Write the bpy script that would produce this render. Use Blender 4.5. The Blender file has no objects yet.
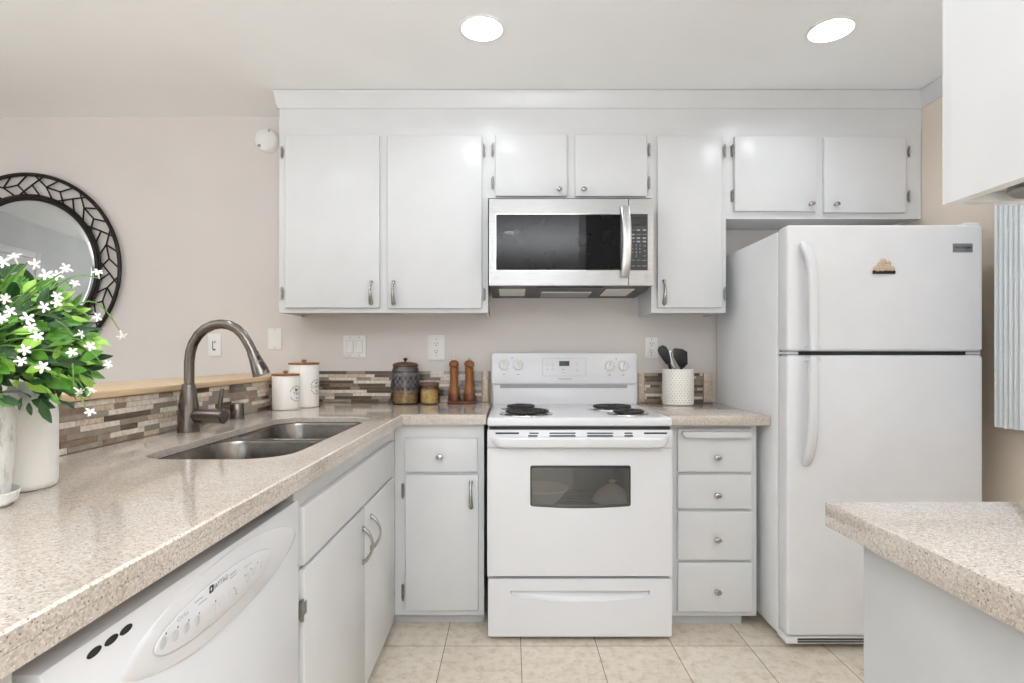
import bpy, bmesh, math, random
from mathutils import Vector, Matrix
random.seed(7)
S = bpy.context.scene
COL = S.collection
PI = math.pi

# ------------------------------------------------------------------ camera
F = 560.0            # focal length in pixels of the 1024 px wide frame
H = 1.18             # eye height
VX, VY = 511.5, 355.0
cd = bpy.data.cameras.new('camera')
cam = bpy.data.objects.new('camera', cd)
COL.objects.link(cam)
cam.location = (0, 0, H)
cam.rotation_euler = (PI / 2, 0, 0)
cd.sensor_width = 36
cd.lens = 36 * F / 1024
cd.shift_x = (512 - VX) / 1024
cd.shift_y = (VY - 341.5) / 1024
cd.clip_start = 0.02
S.camera = cam

# ------------------------------------------------------------------ light & exposure
S.view_settings.view_transform = 'Standard'
S.view_settings.look = 'None'
S.view_settings.gamma = 1
S.view_settings.use_curve_mapping = False
S.view_settings.exposure = 0.07
S.cycles.use_denoising = True
S.cycles.max_bounces = 10
S.cycles.diffuse_bounces = 6
S.cycles.glossy_bounces = 5
S.cycles.transparent_max_bounces = 16
S.cycles.sample_clamp_indirect = 6
S.cycles.caustics_reflective = False
S.cycles.caustics_refractive = False

w = bpy.data.worlds.new('world')
S.world = w
w.use_nodes = True
w.node_tree.nodes['Background'].inputs[0].default_value = (0.80, 0.90, 1.0, 1)
w.node_tree.nodes['Background'].inputs[1].default_value = 0.5

def area(name, loc, rot, sx, sy, power, col=(1, 1, 1)):
    l = bpy.data.lights.new(name, 'AREA')
    l.shape = 'RECTANGLE'
    l.size, l.size_y, l.energy, l.color = sx, sy, power, col
    o = bpy.data.objects.new(name, l)
    COL.objects.link(o)
    o.location, o.rotation_euler = loc, rot
    return o
# added fill lamps, set at the added rear and dining windows
area('fill_rear', (-0.25, -3.10, 1.05), (PI / 2, 0, 0), 2.3, 1.5, 33, (0.87, 0.925, 1.0))
area('fill_dining', (-4.10, -1.4, 1.25), (PI / 2, 0, -PI / 2), 2.3, 1.8, 24, (0.87, 0.925, 1.0))
# added fill lamps aimed up to brighten the ceiling
area('fill_ceiling', (0.35, -1.0, 1.45), (PI, 0, 0), 1.1, 1.1, 112, (0.87, 0.925, 1.0))
area('fill_ceiling_side', (-2.3, 0.3, 1.60), (PI, 0, 0), 0.9, 0.9, 23, (0.87, 0.925, 1.0))
LAMP = 115.0          # emission of the recessed lamps' lenses

# ------------------------------------------------------------------ materials
def lin(c):
    return tuple((v / 255 / 12.92) if v / 255 <= 0.04045 else ((v / 255 + 0.055) / 1.055) ** 2.4 for v in c) + (1,)

class NT:
    def __init__(self, name):
        self.m = bpy.data.materials.new(name)
        self.m.use_nodes = True
        self.t = self.m.node_tree
        self.b = self.t.nodes['Principled BSDF']
        self.tc = None
    def n(self, kind, **kw):
        nd = self.t.nodes.new(kind)
        for k, v in kw.items():
            if k.startswith('i_'):
                key = k[2:].replace('_', ' ')
                nd.inputs[key].default_value = v
            else:
                setattr(nd, k, v)
        return nd
    def l(self, a, b):
        self.t.links.new(a, b)
    def coord(self, scale=(1, 1, 1), loc=(0, 0, 0), rot=(0, 0, 0)):
        if self.tc is None:
            self.tc = self.n('ShaderNodeTexCoord')
        mp = self.n('ShaderNodeMapping')
        mp.inputs['Scale'].default_value = scale
        mp.inputs['Location'].default_value = loc
        mp.inputs['Rotation'].default_value = rot
        self.l(self.tc.outputs['Object'], mp.inputs['Vector'])
        return mp.outputs['Vector']
    def noise(self, scale, detail=3, rough=0.5, vec=None):
        nd = self.n('ShaderNodeTexNoise')
        nd.inputs['Scale'].default_value = scale
        nd.inputs['Detail'].default_value = detail
        nd.inputs['Roughness'].default_value = rough
        self.l(vec if vec is not None else self.coord(), nd.inputs['Vector'])
        return nd.outputs[0]
    def voro(self, scale, vec=None, out='Color', feature='F1', rnd=1.0):
        nd = self.n('ShaderNodeTexVoronoi', feature=feature)
        nd.inputs['Scale'].default_value = scale
        nd.inputs['Randomness'].default_value = rnd
        self.l(vec if vec is not None else self.coord(), nd.inputs['Vector'])
        return nd.outputs[out]
    def ramp(self, fac, stops, interp='LINEAR'):
        nd = self.n('ShaderNodeValToRGB')
        cr = nd.color_ramp
        cr.interpolation = interp
        while len(cr.elements) < len(stops):
            cr.elements.new(0.5)
        for e, (p, c) in zip(cr.elements, stops):
            e.position = p
            e.color = lin(c) if len(c) == 3 else c
        self.l(fac, nd.inputs[0])
        return nd.outputs[0]
    def mix(self, fac, a, b, blend='MIX'):
        nd = self.n('ShaderNodeMix', data_type='RGBA', blend_type=blend)
        for sock, v in ((nd.inputs[0], fac), (nd.inputs[6], a), (nd.inputs[7], b)):
            if hasattr(v, 'links') or hasattr(v, 'is_linked'):
                self.l(v, sock)
            elif isinstance(v, (int, float)):
                sock.default_value = v
            else:
                sock.default_value = lin(v)
        return nd.outputs[2]
    def base(self, v):
        self.l(v, self.b.inputs['Base Color'])
    def bump(self, h, strength=0.1, dist=0.001):
        nd = self.n('ShaderNodeBump')
        nd.inputs['Strength'].default_value = strength
        nd.inputs['Distance'].default_value = dist
        self.l(h, nd.inputs['Height'])
        self.l(nd.outputs[0], self.b.inputs['Normal'])
    def set(self, rough=0.5, metal=0.0, coat=0.0, spec=None):
        self.b.inputs['Roughness'].default_value = rough
        self.b.inputs['Metallic'].default_value = metal
        self.b.inputs['Coat Weight'].default_value = coat
        if spec is not None:
            self.b.inputs['Specular IOR Level'].default_value = spec
        return self.m

def plain(name, c, rough=0.5, metal=0.0, var=4, scale=14, coat=0.0, bump=0.0, bscale=200, spec=None):
    """a paint / plastic / metal with a slight procedural variation of tone"""
    k = NT(name)
    lo = tuple(max(0, v - var) for v in c)
    hi = tuple(min(255, v + var) for v in c)
    k.base(k.ramp(k.noise(scale), [(0.3, lo), (0.7, hi)]))
    if bump:
        k.bump(k.noise(bscale, 2), bump, 0.001)
    return k.set(rough, metal, coat, spec)

def brushed(name, c, rough=0.28, axis=(1, 60, 60)):
    k = NT(name)
    v = k.coord(scale=axis)
    n = k.noise(12, 3, 0.6, v)
    k.base(k.ramp(n, [(0.25, tuple(max(0, q - 14) for q in c)), (0.75, tuple(min(255, q + 10) for q in c))]))
    mr = k.n('ShaderNodeMapRange')
    mr.inputs['To Min'].default_value = rough - 0.06
    mr.inputs['To Max'].default_value = rough + 0.08
    k.l(n, mr.inputs['Value'])
    k.l(mr.outputs[0], k.b.inputs['Roughness'])
    k.b.inputs['Metallic'].default_value = 1.0
    return k.m

def glassy(name, tint, see, rough=0.03, ior=1.5):
    """thin pane: a tinted clear body under a fresnel reflection"""
    k = NT(name)
    k.t.nodes.remove(k.b)
    tr = k.n('ShaderNodeBsdfTransparent')
    tr.inputs[0].default_value = lin(tint)
    df = k.n('ShaderNodeBsdfDiffuse')
    df.inputs[0].default_value = lin(tint)
    gl = k.n('ShaderNodeBsdfGlossy')
    gl.inputs['Roughness'].default_value = rough
    fr = k.n('ShaderNodeFresnel')
    fr.inputs[0].default_value = ior
    m1 = k.n('ShaderNodeMixShader')
    m1.inputs[0].default_value = see
    k.l(df.outputs[0], m1.inputs[1])
    k.l(tr.outputs[0], m1.inputs[2])
    m2 = k.n('ShaderNodeMixShader')
    k.l(fr.outputs[0], m2.inputs[0])
    k.l(m1.outputs[0], m2.inputs[1])
    k.l(gl.outputs[0], m2.inputs[2])
    k.l(m2.outputs[0], k.t.nodes['Material Output'].inputs[0])
    return k.m

def emit(name, c, s):
    k = NT(name)
    k.b.inputs['Base Color'].default_value = lin(c)
    k.b.inputs['Emission Color'].default_value = lin(c)
    k.b.inputs['Emission Strength'].default_value = s
    return k.m

def quartz():
    k = NT('quartz')
    v = k.coord()
    cells = k.voro(330, v)
    sep = k.n('ShaderNodeSeparateColor')
    k.l(cells, sep.inputs[0])
    base = k.ramp(sep.outputs[0], [(0.0, (180, 168, 156)), (0.3, (197, 187, 176)), (0.7, (207, 198, 188)), (1.0, (217, 209, 201))])
    specks = k.voro(300, v)
    s2 = k.n('ShaderNodeSeparateColor')
    k.l(specks, s2.inputs[0])
    dist = k.voro(300, v, 'Distance')
    near = k.ramp(dist, [(0.32, (255, 255, 255)), (0.42, (0, 0, 0))])
    dark = k.ramp(s2.outputs[1], [(0.86, (0, 0, 0)), (0.89, (255, 255, 255))], 'LINEAR')
    lite = k.ramp(s2.outputs[2], [(0.86, (0, 0, 0)), (0.89, (255, 255, 255))], 'LINEAR')
    mk = k.n('ShaderNodeMath', operation='MULTIPLY'); k.l(near, mk.inputs[0]); k.l(dark, mk.inputs[1])
    mk2 = k.n('ShaderNodeMath', operation='MULTIPLY'); k.l(near, mk2.inputs[0]); k.l(lite, mk2.inputs[1])
    a = k.mix(mk.outputs[0], base, (132, 118, 106))
    b = k.mix(mk2.outputs[0], a, (230, 223, 214))
    big = k.noise(5, 3)
    tone = k.ramp(big, [(0.3, (244, 240, 236)), (0.7, (255, 255, 255))])
    k.base(k.mix(1.0, b, tone, 'MULTIPLY'))
    return k.set(0.10, 0, 0.2)

def floor_tiles():
    k = NT('stone_floor_tile')
    v = k.coord(loc=(-0.0377 + 0.308 * 40, -2.271 + 0.308 * 40, 0))
    br = k.n('ShaderNodeTexBrick', offset=0.0, squash=1.0)
    br.inputs['Scale'].default_value = 1.0
    br.inputs['Brick Width'].default_value = 0.308
    br.inputs['Row Height'].default_value = 0.308
    br.inputs['Mortar Size'].default_value = 0.0018
    br.inputs['Mortar Smooth'].default_value = 0.2
    br.inputs['Color1'].default_value = lin((231, 224, 213))
    br.inputs['Color2'].default_value = lin((224, 215, 202))
    br.inputs['Mortar'].default_value = lin((120, 104, 88))
    k.l(v, br.inputs['Vector'])
    mott = k.ramp(k.noise(24, 8, 0.7), [(0.30, (206, 188, 164)), (0.45, (238, 230, 216)), (0.58, (255, 252, 246)), (0.75, (232, 217, 196))])
    c = k.mix(0.75, br.outputs[0], mott, 'MULTIPLY')
    wn = k.n('ShaderNodeTexNoise'); wn.inputs['Scale'].default_value = 30; wn.inputs['Detail'].default_value = 3
    k.l(k.coord(), wn.inputs['Vector'])
    wa = k.n('ShaderNodeMixRGB', blend_type='ADD'); wa.inputs[0].default_value = 0.035
    k.l(k.coord(), wa.inputs[1]); k.l(wn.outputs[1], wa.inputs[2])
    wv = wa.outputs[0]
    chips = k.voro(34, wv, 'Distance')
    sep = k.n('ShaderNodeSeparateColor'); k.l(k.voro(34, wv), sep.inputs[0])
    nz = k.n('ShaderNodeMath', operation='MULTIPLY')
    k.l(k.ramp(chips, [(0.2, (130, 130, 130)), (0.5, (0, 0, 0))]), nz.inputs[0])
    k.l(k.ramp(sep.outputs[0], [(0.66, (0, 0, 0)), (0.74, (255, 255, 255))]), nz.inputs[1])
    c = k.mix(nz.outputs[0], c, (240, 230, 214))
    nz2 = k.n('ShaderNodeMath', operation='MULTIPLY')
    k.l(k.ramp(chips, [(0.15, (160, 160, 160)), (0.4, (0, 0, 0))]), nz2.inputs[0])
    k.l(k.ramp(sep.outputs[1], [(0.84, (0, 0, 0)), (0.9, (255, 255, 255))]), nz2.inputs[1])
    c = k.mix(nz2.outputs[0], c, (172, 138, 106))
    c = k.mix(k.ramp(k.noise(5, 4, 0.6), [(0.52, (0, 0, 0)), (0.74, (110, 110, 110))]), c, (198, 176, 146))
    c = k.mix(br.outputs[1], c, (126, 110, 94))
    k.base(c)
    k.bump(br.outputs[1], 0.25, -0.002)
    return k.set(0.34)

def wood(name, a, b, stretch=(14, 1.2, 14), scale=5, rough=0.42):
    k = NT(name)
    v = k.coord(scale=stretch)
    n = k.noise(scale, 5, 0.6, v)
    k.base(k.ramp(n, [(0.28, b), (0.5, tuple((p + q) // 2 for p, q in zip(a, b))), (0.72, a)]))
    k.bump(n, 0.08, 0.001)
    return k.set(rough)

def stone(name, a, b, rough=0.35, scale=60):
    k = NT(name)
    k.base(k.ramp(k.noise(scale, 4, 0.6), [(0.3, a), (0.65, b)]))
    return k.set(rough)

M = {}
M['wall'] = plain('wall_paint', (219, 212, 207), 0.75, var=2, scale=3, bump=0.05, bscale=260)
M['wall_r'] = plain('side_wall_warm_lit', (232, 218, 201), 0.75, var=2, scale=3, bump=0.05, bscale=260)  # wall colour tinted towards tan for the warm light falling on it
M['wall_rear'] = plain('rear_wall_paint', (190, 190, 189), 0.8, var=3, scale=3)
M['wall_far'] = plain('far_wall_paint', (200, 201, 201), 0.8, var=3, scale=3)
M['ceiling'] = plain('ceiling_paint', (247, 247, 246), 0.85, var=2, scale=2, bump=0.04, bscale=160)
M['floor'] = floor_tiles()
M['cab'] = plain('cabinet_paint', (217, 217, 217), 0.25, var=2, scale=6, spec=0.22)
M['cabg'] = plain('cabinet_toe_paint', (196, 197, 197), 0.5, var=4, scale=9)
M['panelg'] = plain('grey_white_panel', (198, 198, 197), 0.5, var=4, scale=7)
M['quartz'] = quartz()
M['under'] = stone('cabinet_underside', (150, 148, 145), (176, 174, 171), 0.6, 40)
M['white'] = plain('white_enamel', (224, 224, 226), 0.22, var=1, scale=6, coat=0.15)
M['whitef'] = plain('white_textured_enamel', (232, 232, 234), 0.36, var=2, scale=8, bump=0.06, bscale=500)
M['fridge_side'] = plain('fridge_side_enamel', (240, 241, 242), 0.3, var=3, scale=6, bump=0.06, bscale=400)
M['plastic'] = plain('white_plastic', (234, 232, 228), 0.35, var=2)
M['plastic_grey'] = plain('pale_grey_plastic', (196, 198, 200), 0.4, var=3)
M['btn'] = plain('grey_print', (158, 160, 162), 0.5, var=3)
M['black'] = plain('black_plastic', (22, 22, 23), 0.35, var=3)
M['dark'] = plain('dark_gap', (38, 38, 38), 0.7, var=3)
M['iron'] = plain('burner_iron', (52, 50, 48), 0.5, metal=0.3, var=8, scale=40)
M['chrome'] = plain('chrome', (205, 205, 205), 0.15, metal=1, var=4)
M['steel'] = brushed('brushed_steel', (172, 171, 169), 0.32)
M['steelv'] = brushed('brushed_steel_bar', (214, 214, 214), 0.3, (60, 60, 1))
M['sink'] = brushed('sink_steel', (142, 138, 133), 0.22, (3, 40, 3))
M['nickel'] = brushed('brushed_nickel', (124, 118, 112), 0.24, (50, 50, 1))
M['pull'] = plain('pewter', (176, 174, 171), 0.22, metal=1, var=10, scale=50)
M['hinge'] = plain('hinge_steel', (150, 148, 145), 0.35, metal=1, var=10, scale=60)
M['micro_dark'] = plain('microwave_underside', (92, 91, 89), 0.5, var=4)
M['mglass'] = plain('black_glass', (20, 20, 21), 0.03, var=2, spec=0.28)
M['mpanel'] = plain('key_panel', (52, 52, 53), 0.3, var=2)
M['key'] = plain('key_print', (176, 176, 174), 0.5, var=3)
M['lens'] = plain('hood_lamp_lens', (226, 224, 216), 0.4, var=4, scale=60)
M['oglass'] = glassy('oven_glass', (236, 234, 230), 0.95, 0.04, 1.5)
M['glass'] = glassy('clear_glass', (232, 233, 232), 0.985, 0.03, 1.35)
M['ridge'] = glassy('glass_ridge', (222, 218, 220), .62, .08, 1.5)
M['pane'] = glassy('window_glass', (245, 248, 250), 0.99, 0.01)
M['oven_in'] = plain('oven_enamel', (164, 162, 158), 0.5, var=8, scale=20)
M['bowl'] = plain('pale_bowl', (236, 230, 222), 0.3, var=3)
M['print'] = plain('dark_print', (112, 114, 116), 0.5, var=3)
M['display'] = plain('clock_display', (30, 34, 34), 0.15, var=3)
M['mirror'] = plain('mirror_silver', (206, 209, 209), 0.015, metal=1, var=1)
M['bronze'] = plain('dark_bronze', (38, 33, 30), 0.4, metal=0.5, var=6, scale=40)
M['ledge'] = wood('ledge_maple', (232, 207, 170), (212, 180, 138), (16, 1.1, 16), 4, 0.38)
M['lidwood'] = wood('lid_wood', (176, 126, 76), (136, 90, 50), (3, 30, 30), 4)
M['grind'] = wood('grinder_wood', (166, 104, 50), (116, 68, 32), (30, 30, 5), 4, 0.3)
M['grindd'] = wood('grinder_dark_wood', (118, 66, 30), (92, 50, 22), (20, 20, 6), 4, 0.35)
M['jarlid'] = wood('jar_lid_wood', (112, 78, 54), (84, 56, 38), (6, 30, 30), 4)
M['pasta'] = stone('pasta', (226, 160, 60), (254, 226, 146), 0.6, 60)
M['can'] = plain('canister_enamel', (240, 236, 230), 0.3, var=2)
M['ink'] = plain('label_ink', (70, 66, 62), 0.6, var=2)
M['inkl'] = plain('light_ink', (120, 116, 112), 0.6, var=2)
M['ceramic'] = plain('cream_ceramic', (238, 234, 226), 0.3, var=3)
M['dimple'] = plain('dimple_darker_tone', (200, 194, 184), 0.4, var=3)
M['vase'] = plain('matt_white_ceramic', (248, 247, 244), 0.42, var=2)
M['rimd'] = plain('vase_foot', (140, 132, 122), 0.7, var=5)
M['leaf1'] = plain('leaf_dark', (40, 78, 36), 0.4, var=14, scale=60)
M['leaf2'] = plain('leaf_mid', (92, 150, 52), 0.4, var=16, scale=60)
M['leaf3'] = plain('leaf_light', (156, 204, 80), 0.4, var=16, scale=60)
M['stem'] = plain('green_stem', (104, 148, 66), 0.5, var=10, scale=50)
M['petal'] = plain('white_petal', (250, 250, 246), 0.5, var=2)
M['soil'] = stone('soil', (56, 46, 36), (84, 68, 52), 0.9, 120)
M['blind'] = plain('blind_vinyl', (214, 218, 219), 0.45, var=2, scale=4)
M['lamp'] = emit('lamp_lens', (238, 246, 255), LAMP)
M['lamptrim'] = plain('lamp_trim', (240, 239, 236), 0.5, var=1)
M['badge'] = plain('badge_metal', (132, 134, 138), 0.35, metal=0.2, var=6)
M['tan'] = stone('magnet_clay', (176, 146, 118), (222, 200, 176), 0.6, 180)
def potmat():
    k = NT('whitewashed_pot')
    v = k.coord(scale=(30, 30, 12))
    n = k.noise(2.6, 6, 0.7, v)
    k.base(k.ramp(n, [(0.36, (206, 203, 198)), (0.46, (240, 239, 236)), (0.7, (249, 248, 246))]))
    k.bump(n, 0.5, 0.004)
    return k.set(0.75)
M['pot'] = potmat()
M['t1'] = stone('tile_dark_glass', (92, 78, 66), (110, 96, 84), 0.12, 30)
M['t2'] = stone('tile_taupe_glass', (146, 134, 120), (164, 153, 139), 0.12, 30)
M['t3'] = stone('tile_cream_marble', (206, 190, 172), (238, 230, 220), 0.3, 70)
M['t4'] = stone('tile_veined_stone', (176, 152, 126), (222, 206, 188), 0.35, 120)
M['t5'] = stone('tile_brown_stone', (126, 104, 84), (150, 130, 110), 0.3, 60)
M['grout'] = plain('grout', (150, 140, 129), 0.8, var=5, scale=60)

# ------------------------------------------------------------------ mesh building
class MB:
    def __init__(s):
        s.bm = bmesh.new()
    def merge(s, t, mi=0):
        for f in t.faces:
            if mi:
                f.material_index = mi
        me = bpy.data.meshes.new('tmp')
        t.to_mesh(me); t.free()
        s.bm.from_mesh(me)
        bpy.data.meshes.remove(me)
        return s
    def box(s, x0, x1, y0, y1, z0, z1, bev=0.0, seg=2, mi=0, rot=None):
        t = bmesh.new()
        mt = Matrix.Translation(((x0 + x1) / 2, (y0 + y1) / 2, (z0 + z1) / 2))
        if rot is not None:
            mt = mt @ rot
        bmesh.ops.create_cube(t, size=1, matrix=mt @ Matrix.Diagonal((abs(x1 - x0), abs(y1 - y0), abs(z1 - z0), 1)))
        if bev:
            bev = min(bev, 0.49 * min(abs(x1 - x0), abs(y1 - y0), abs(z1 - z0)))
            bmesh.ops.bevel(t, geom=t.edges[:], offset=bev, segments=seg, affect='EDGES', profile=0.5)
        return s.merge(t, mi)
    def prism(s, pts, axis, a, b, bev=0.0, seg=2, mi=0):
        """polygon of 2D points extruded along an axis from a to b; pts in the other two axes in order"""
        t = bmesh.new()
        def mk(p, c):
            return {'x': (c, p[0], p[1]), 'y': (p[0], c, p[1]), 'z': (p[0], p[1], c)}[axis]
        va = [t.verts.new(mk(p, a)) for p in pts]
        vb = [t.verts.new(mk(p, b)) for p in pts]
        n = len(pts)
        fa = t.faces.new(va); fb = t.faces.new(vb[::-1])
        for i in range(n):
            t.faces.new((va[i], vb[i], vb[(i + 1) % n], va[(i + 1) % n]))
        bmesh.ops.recalc_face_normals(t, faces=t.faces[:])
        if bev:
            bmesh.ops.bevel(t, geom=[e for f in (fa, fb) for e in f.edges], offset=bev, segments=seg, affect='EDGES', profile=0.5)
        return s.merge(t, mi)
    def lathe(s, prof, o=(0, 0, 0), d=(0, 0, 1), seg=32, su=1.0, sv=1.0, mi=0, up=None):
        """profile [(r, t)] about the axis through o along d"""
        o = Vector(o); d = Vector(d).normalized()
        u = Vector(up) if up else (Vector((1, 0, 0)) if abs(d.x) < 0.9 else Vector((0, 1, 0)))
        u = (u - d * u.dot(d)).normalized(); v = d.cross(u)
        t = bmesh.new(); rings = []
        for r, h in prof:
            if r < 1e-6:
                rings.append([t.verts.new(o + d * h)])
            else:
                rings.append([t.verts.new(o + d * h + u * (r * su * math.cos(2 * PI * i / seg)) + v * (r * sv * math.sin(2 * PI * i / seg))) for i in range(seg)])
        for a, b in zip(rings, rings[1:]):
            for i in range(seg):
                j = (i + 1) % seg
                if len(a) == 1 and len(b) == 1: continue
                if len(a) == 1: t.faces.new((a[0], b[i], b[j]))
                elif len(b) == 1: t.faces.new((a[i], b[0], a[j]))
                else: t.faces.new((a[i], b[i], b[j], a[j]))
        bmesh.ops.recalc_face_normals(t, faces=t.faces[:])
        return s.merge(t, mi)
    def tube(s, pts, r, seg=10, mi=0, caps=True, wd=None, up=None, closed=False):
        """sweep along pts; r a number or a list; wd = (half width, half depth) for a rounded flat bar"""
        pts = [Vector(p) for p in pts]; n = len(pts)
        rs = r if isinstance(r, (list, tuple)) else [r] * n
        t = bmesh.new(); rings = []; u = None
        for i, p in enumerate(pts):
            if closed: tg = pts[(i + 1) % n] - pts[i - 1]
            else: tg = pts[min(i + 1, n - 1)] - pts[max(i - 1, 0)]
            tg.normalize()
            if u is None:
                u = Vector(up) if up else (Vector((0, 0, 1)) if abs(tg.z) < 0.9 else Vector((1, 0, 0)))
            u = u - tg * u.dot(tg); u.normalize(); v = tg.cross(u)
            ring = []
            for k in range(seg):
                a = 2 * PI * k / seg + (PI / seg if seg == 4 else 0)
                c_, s_ = math.cos(a), math.sin(a)
                if wd:
                    pw = 0.55
                    c_ = math.copysign(abs(c_) ** pw, c_) * wd[0] * rs[i]; s_ = math.copysign(abs(s_) ** pw, s_) * wd[1] * rs[i]
                else:
                    c_ *= rs[i]; s_ *= rs[i]
                ring.append(t.verts.new(p + u * c_ + v * s_))
            rings.append(ring)
        pairs = list(zip(rings, rings[1:]))
        if closed: pairs.append((rings[-1], rings[0]))
        for a, b in pairs:
            for k in range(seg):
                t.faces.new((a[k], a[(k + 1) % seg], b[(k + 1) % seg], b[k]))
        if caps and not closed:
            t.faces.new(rings[0][::-1]); t.faces.new(rings[-1])
        bmesh.ops.recalc_face_normals(t, faces=t.faces[:])
        return s.merge(t, mi)
    def plate(s, outer, holes, z0, z1, axis='z', mi=0):
        """flat slab with holes: outlines are 2D loops"""
        t = bmesh.new()
        def mk(p, c):
            return {'x': (c, p[0], p[1]), 'y': (p[0], c, p[1]), 'z': (p[0], p[1], c)}[axis]
        edges = []; loops = []
        for lp in [outer] + holes:
            vs = [t.verts.new(mk(p, z0)) for p in lp]
            loops.append(vs)
            edges += [t.edges.new((vs[i], vs[(i + 1) % len(vs)])) for i in range(len(vs))]
        bmesh.ops.triangle_fill(t, use_beauty=True, use_dissolve=False, edges=edges)
        if z1 is not None:
            low = t.faces[:]
            r = bmesh.ops.extrude_face_region(t, geom=low)
            dv = Vector(mk((0, 0), z1)) - Vector(mk((0, 0), z0))
            bmesh.ops.translate(t, verts=[g for g in r['geom'] if isinstance(g, bmesh.types.BMVert)], vec=dv)
        bmesh.ops.recalc_face_normals(t, faces=t.faces[:])
        return s.merge(t, mi)
    def loft(s, loops, cap0=False, cap1=False, mi=0):
        t = bmesh.new()
        R = [[t.verts.new(p) for p in lp] for lp in loops]
        n = len(R[0])
        for a, b in zip(R, R[1:]):
            for i in range(n):
                t.faces.new((a[i], b[i], b[(i + 1) % n], a[(i + 1) % n]))
        if cap0: t.faces.new(R[0][::-1])
        if cap1: t.faces.new(R[-1])
        bmesh.ops.recalc_face_normals(t, faces=t.faces[:])
        return s.merge(t, mi)
    def blob(s, c, r, mi=0, sub=2):
        t = bmesh.new()
        bmesh.ops.create_icosphere(t, subdivisions=sub, radius=1, matrix=Matrix.Translation(c) @ Matrix.Diagonal((r[0], r[1], r[2], 1)))
        return s.merge(t, mi)
    def text(s, body, size, fn, mi=0, spacing=1.0):
        """lettering: every point (u, v) of the flat glyphs goes through fn to a place on the surface"""
        cu = bpy.data.curves.new('txt', 'FONT')
        cu.body = body; cu.size = size; cu.align_x = 'CENTER'; cu.align_y = 'CENTER'; cu.space_character = spacing
        cu.resolution_u = 2
        ob = bpy.data.objects.new('txt', cu)
        COL.objects.link(ob)
        dg = bpy.context.evaluated_depsgraph_get()
        me = bpy.data.meshes.new_from_object(ob.evaluated_get(dg))
        bpy.data.objects.remove(ob); bpy.data.curves.remove(cu)
        t = bmesh.new(); t.from_mesh(me); bpy.data.meshes.remove(me)
        for v in t.verts:
            v.co = Vector(fn(v.co.x, v.co.y))
        return s.merge(t, mi)
    def flat(s, uv, fn, mi=0):
        """small printed polygon laid on a surface"""
        t = bmesh.new()
        t.faces.new([t.verts.new(fn(u, v)) for u, v in uv])
        return s.merge(t, mi)

def rr(x0, x1, y0, y1, r, n=6):
    """rounded rectangle loop"""
    out = []
    for cx, cy, a0 in ((x1 - r, y1 - r, 0), (x0 + r, y1 - r, 90), (x0 + r, y0 + r, 180), (x1 - r, y0 + r, 270)):
        for i in range(n + 1):
            a = math.radians(a0 + 90 * i / n)
            out.append((cx + r * math.cos(a), cy + r * math.sin(a)))
    return out
def circ(cx, cy, r, n=28):
    return [(cx + r * math.cos(2 * PI * i / n), cy + r * math.sin(2 * PI * i / n)) for i in range(n)]

WO = {}                                   # world origin of every object built
def obj(name, mb, mats, parent=None, origin=None):
    bm = mb.bm
    vs = [v.co for v in bm.verts]
    lo = [min(v[i] for v in vs) for i in range(3)]; hi = [max(v[i] for v in vs) for i in range(3)]
    if origin is None:
        origin = Vector(((lo[0] + hi[0]) / 2, (lo[1] + hi[1]) / 2, (lo[2] + hi[2]) / 2 if parent else lo[2]))
    origin = Vector(origin)
    bmesh.ops.translate(bm, verts=bm.verts[:], vec=-origin)
    for f in bm.faces: f.smooth = True
    for e in bm.edges:
        if len(e.link_faces) == 2:
            try:
                if e.calc_face_angle() > math.radians(38): e.smooth = False
            except ValueError:
                pass
    me = bpy.data.meshes.new(name)
    bm.to_mesh(me); bm.free()
    for m in (mats if isinstance(mats, (list, tuple)) else [mats]):
        me.materials.append(m)
    o = bpy.data.objects.new(name, me)
    COL.objects.link(o)
    if parent:
        o.parent = parent
        o.location = origin - WO[parent]
    else:
        o.location = origin
    WO[o] = origin
    return o
def tag(o, label, cat, group=None, kind=None):
    o['label'] = label; o['category'] = cat
    if group: o['group'] = group
    if kind: o['kind'] = kind
    return o
def thing(name, label, cat, loc, group=None):
    o = bpy.data.objects.new(name, None)
    o.empty_display_size = 0.05
    COL.objects.link(o); o.location = loc; WO[o] = Vector(loc)
    return tag(o, label, cat, group)
def struct(name, mb, mats, label, cat, parent=None):
    """set the structure flag; the room's own surfaces keep world coordinates"""
    o = obj(name, mb, mats, parent, None if parent else (0, 0, 0))
    if not parent: tag(o, label, cat, None, 'structure')
    return o
def one(name, mb, mats, label, cat, group=None, kind=None):
    return tag(obj(name, mb, mats), label, cat, group, kind)
def copy_thing(root, loc, label, group=None):
    r = root.copy(); COL.objects.link(r); r.location = loc; WO[r] = Vector(loc)
    r['label'] = label
    if group: r['group'] = group
    for ch in list(root.children):
        c = ch.copy(); COL.objects.link(c); c.parent = r
        for g in list(ch.children):
            d = g.copy(); COL.objects.link(d); d.parent = c
    return r

def X(px, Y): return (px - VX) * Y / F      # from the photograph's pixel at a known distance to metres
def Z(py, Y): return H - (py - VY) * Y / F

# ------------------------------------------------------------------ room
YW, XR, XL, YR, ZC = 3.02, 2.0, -4.2, -3.2, 2.465
YU, YB = 2.73, 2.435                         # faces of the wall and base cabinet frames
CT = 0.925                                   # worktop height
CANS = [(-0.116, 2.204), (1.263, 2.214), (-1.09, 1.79), (1.39, 1.06), (0.0, -0.6), (-2.6, 1.0)]  # last two are unseen, added to light the room

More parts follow.
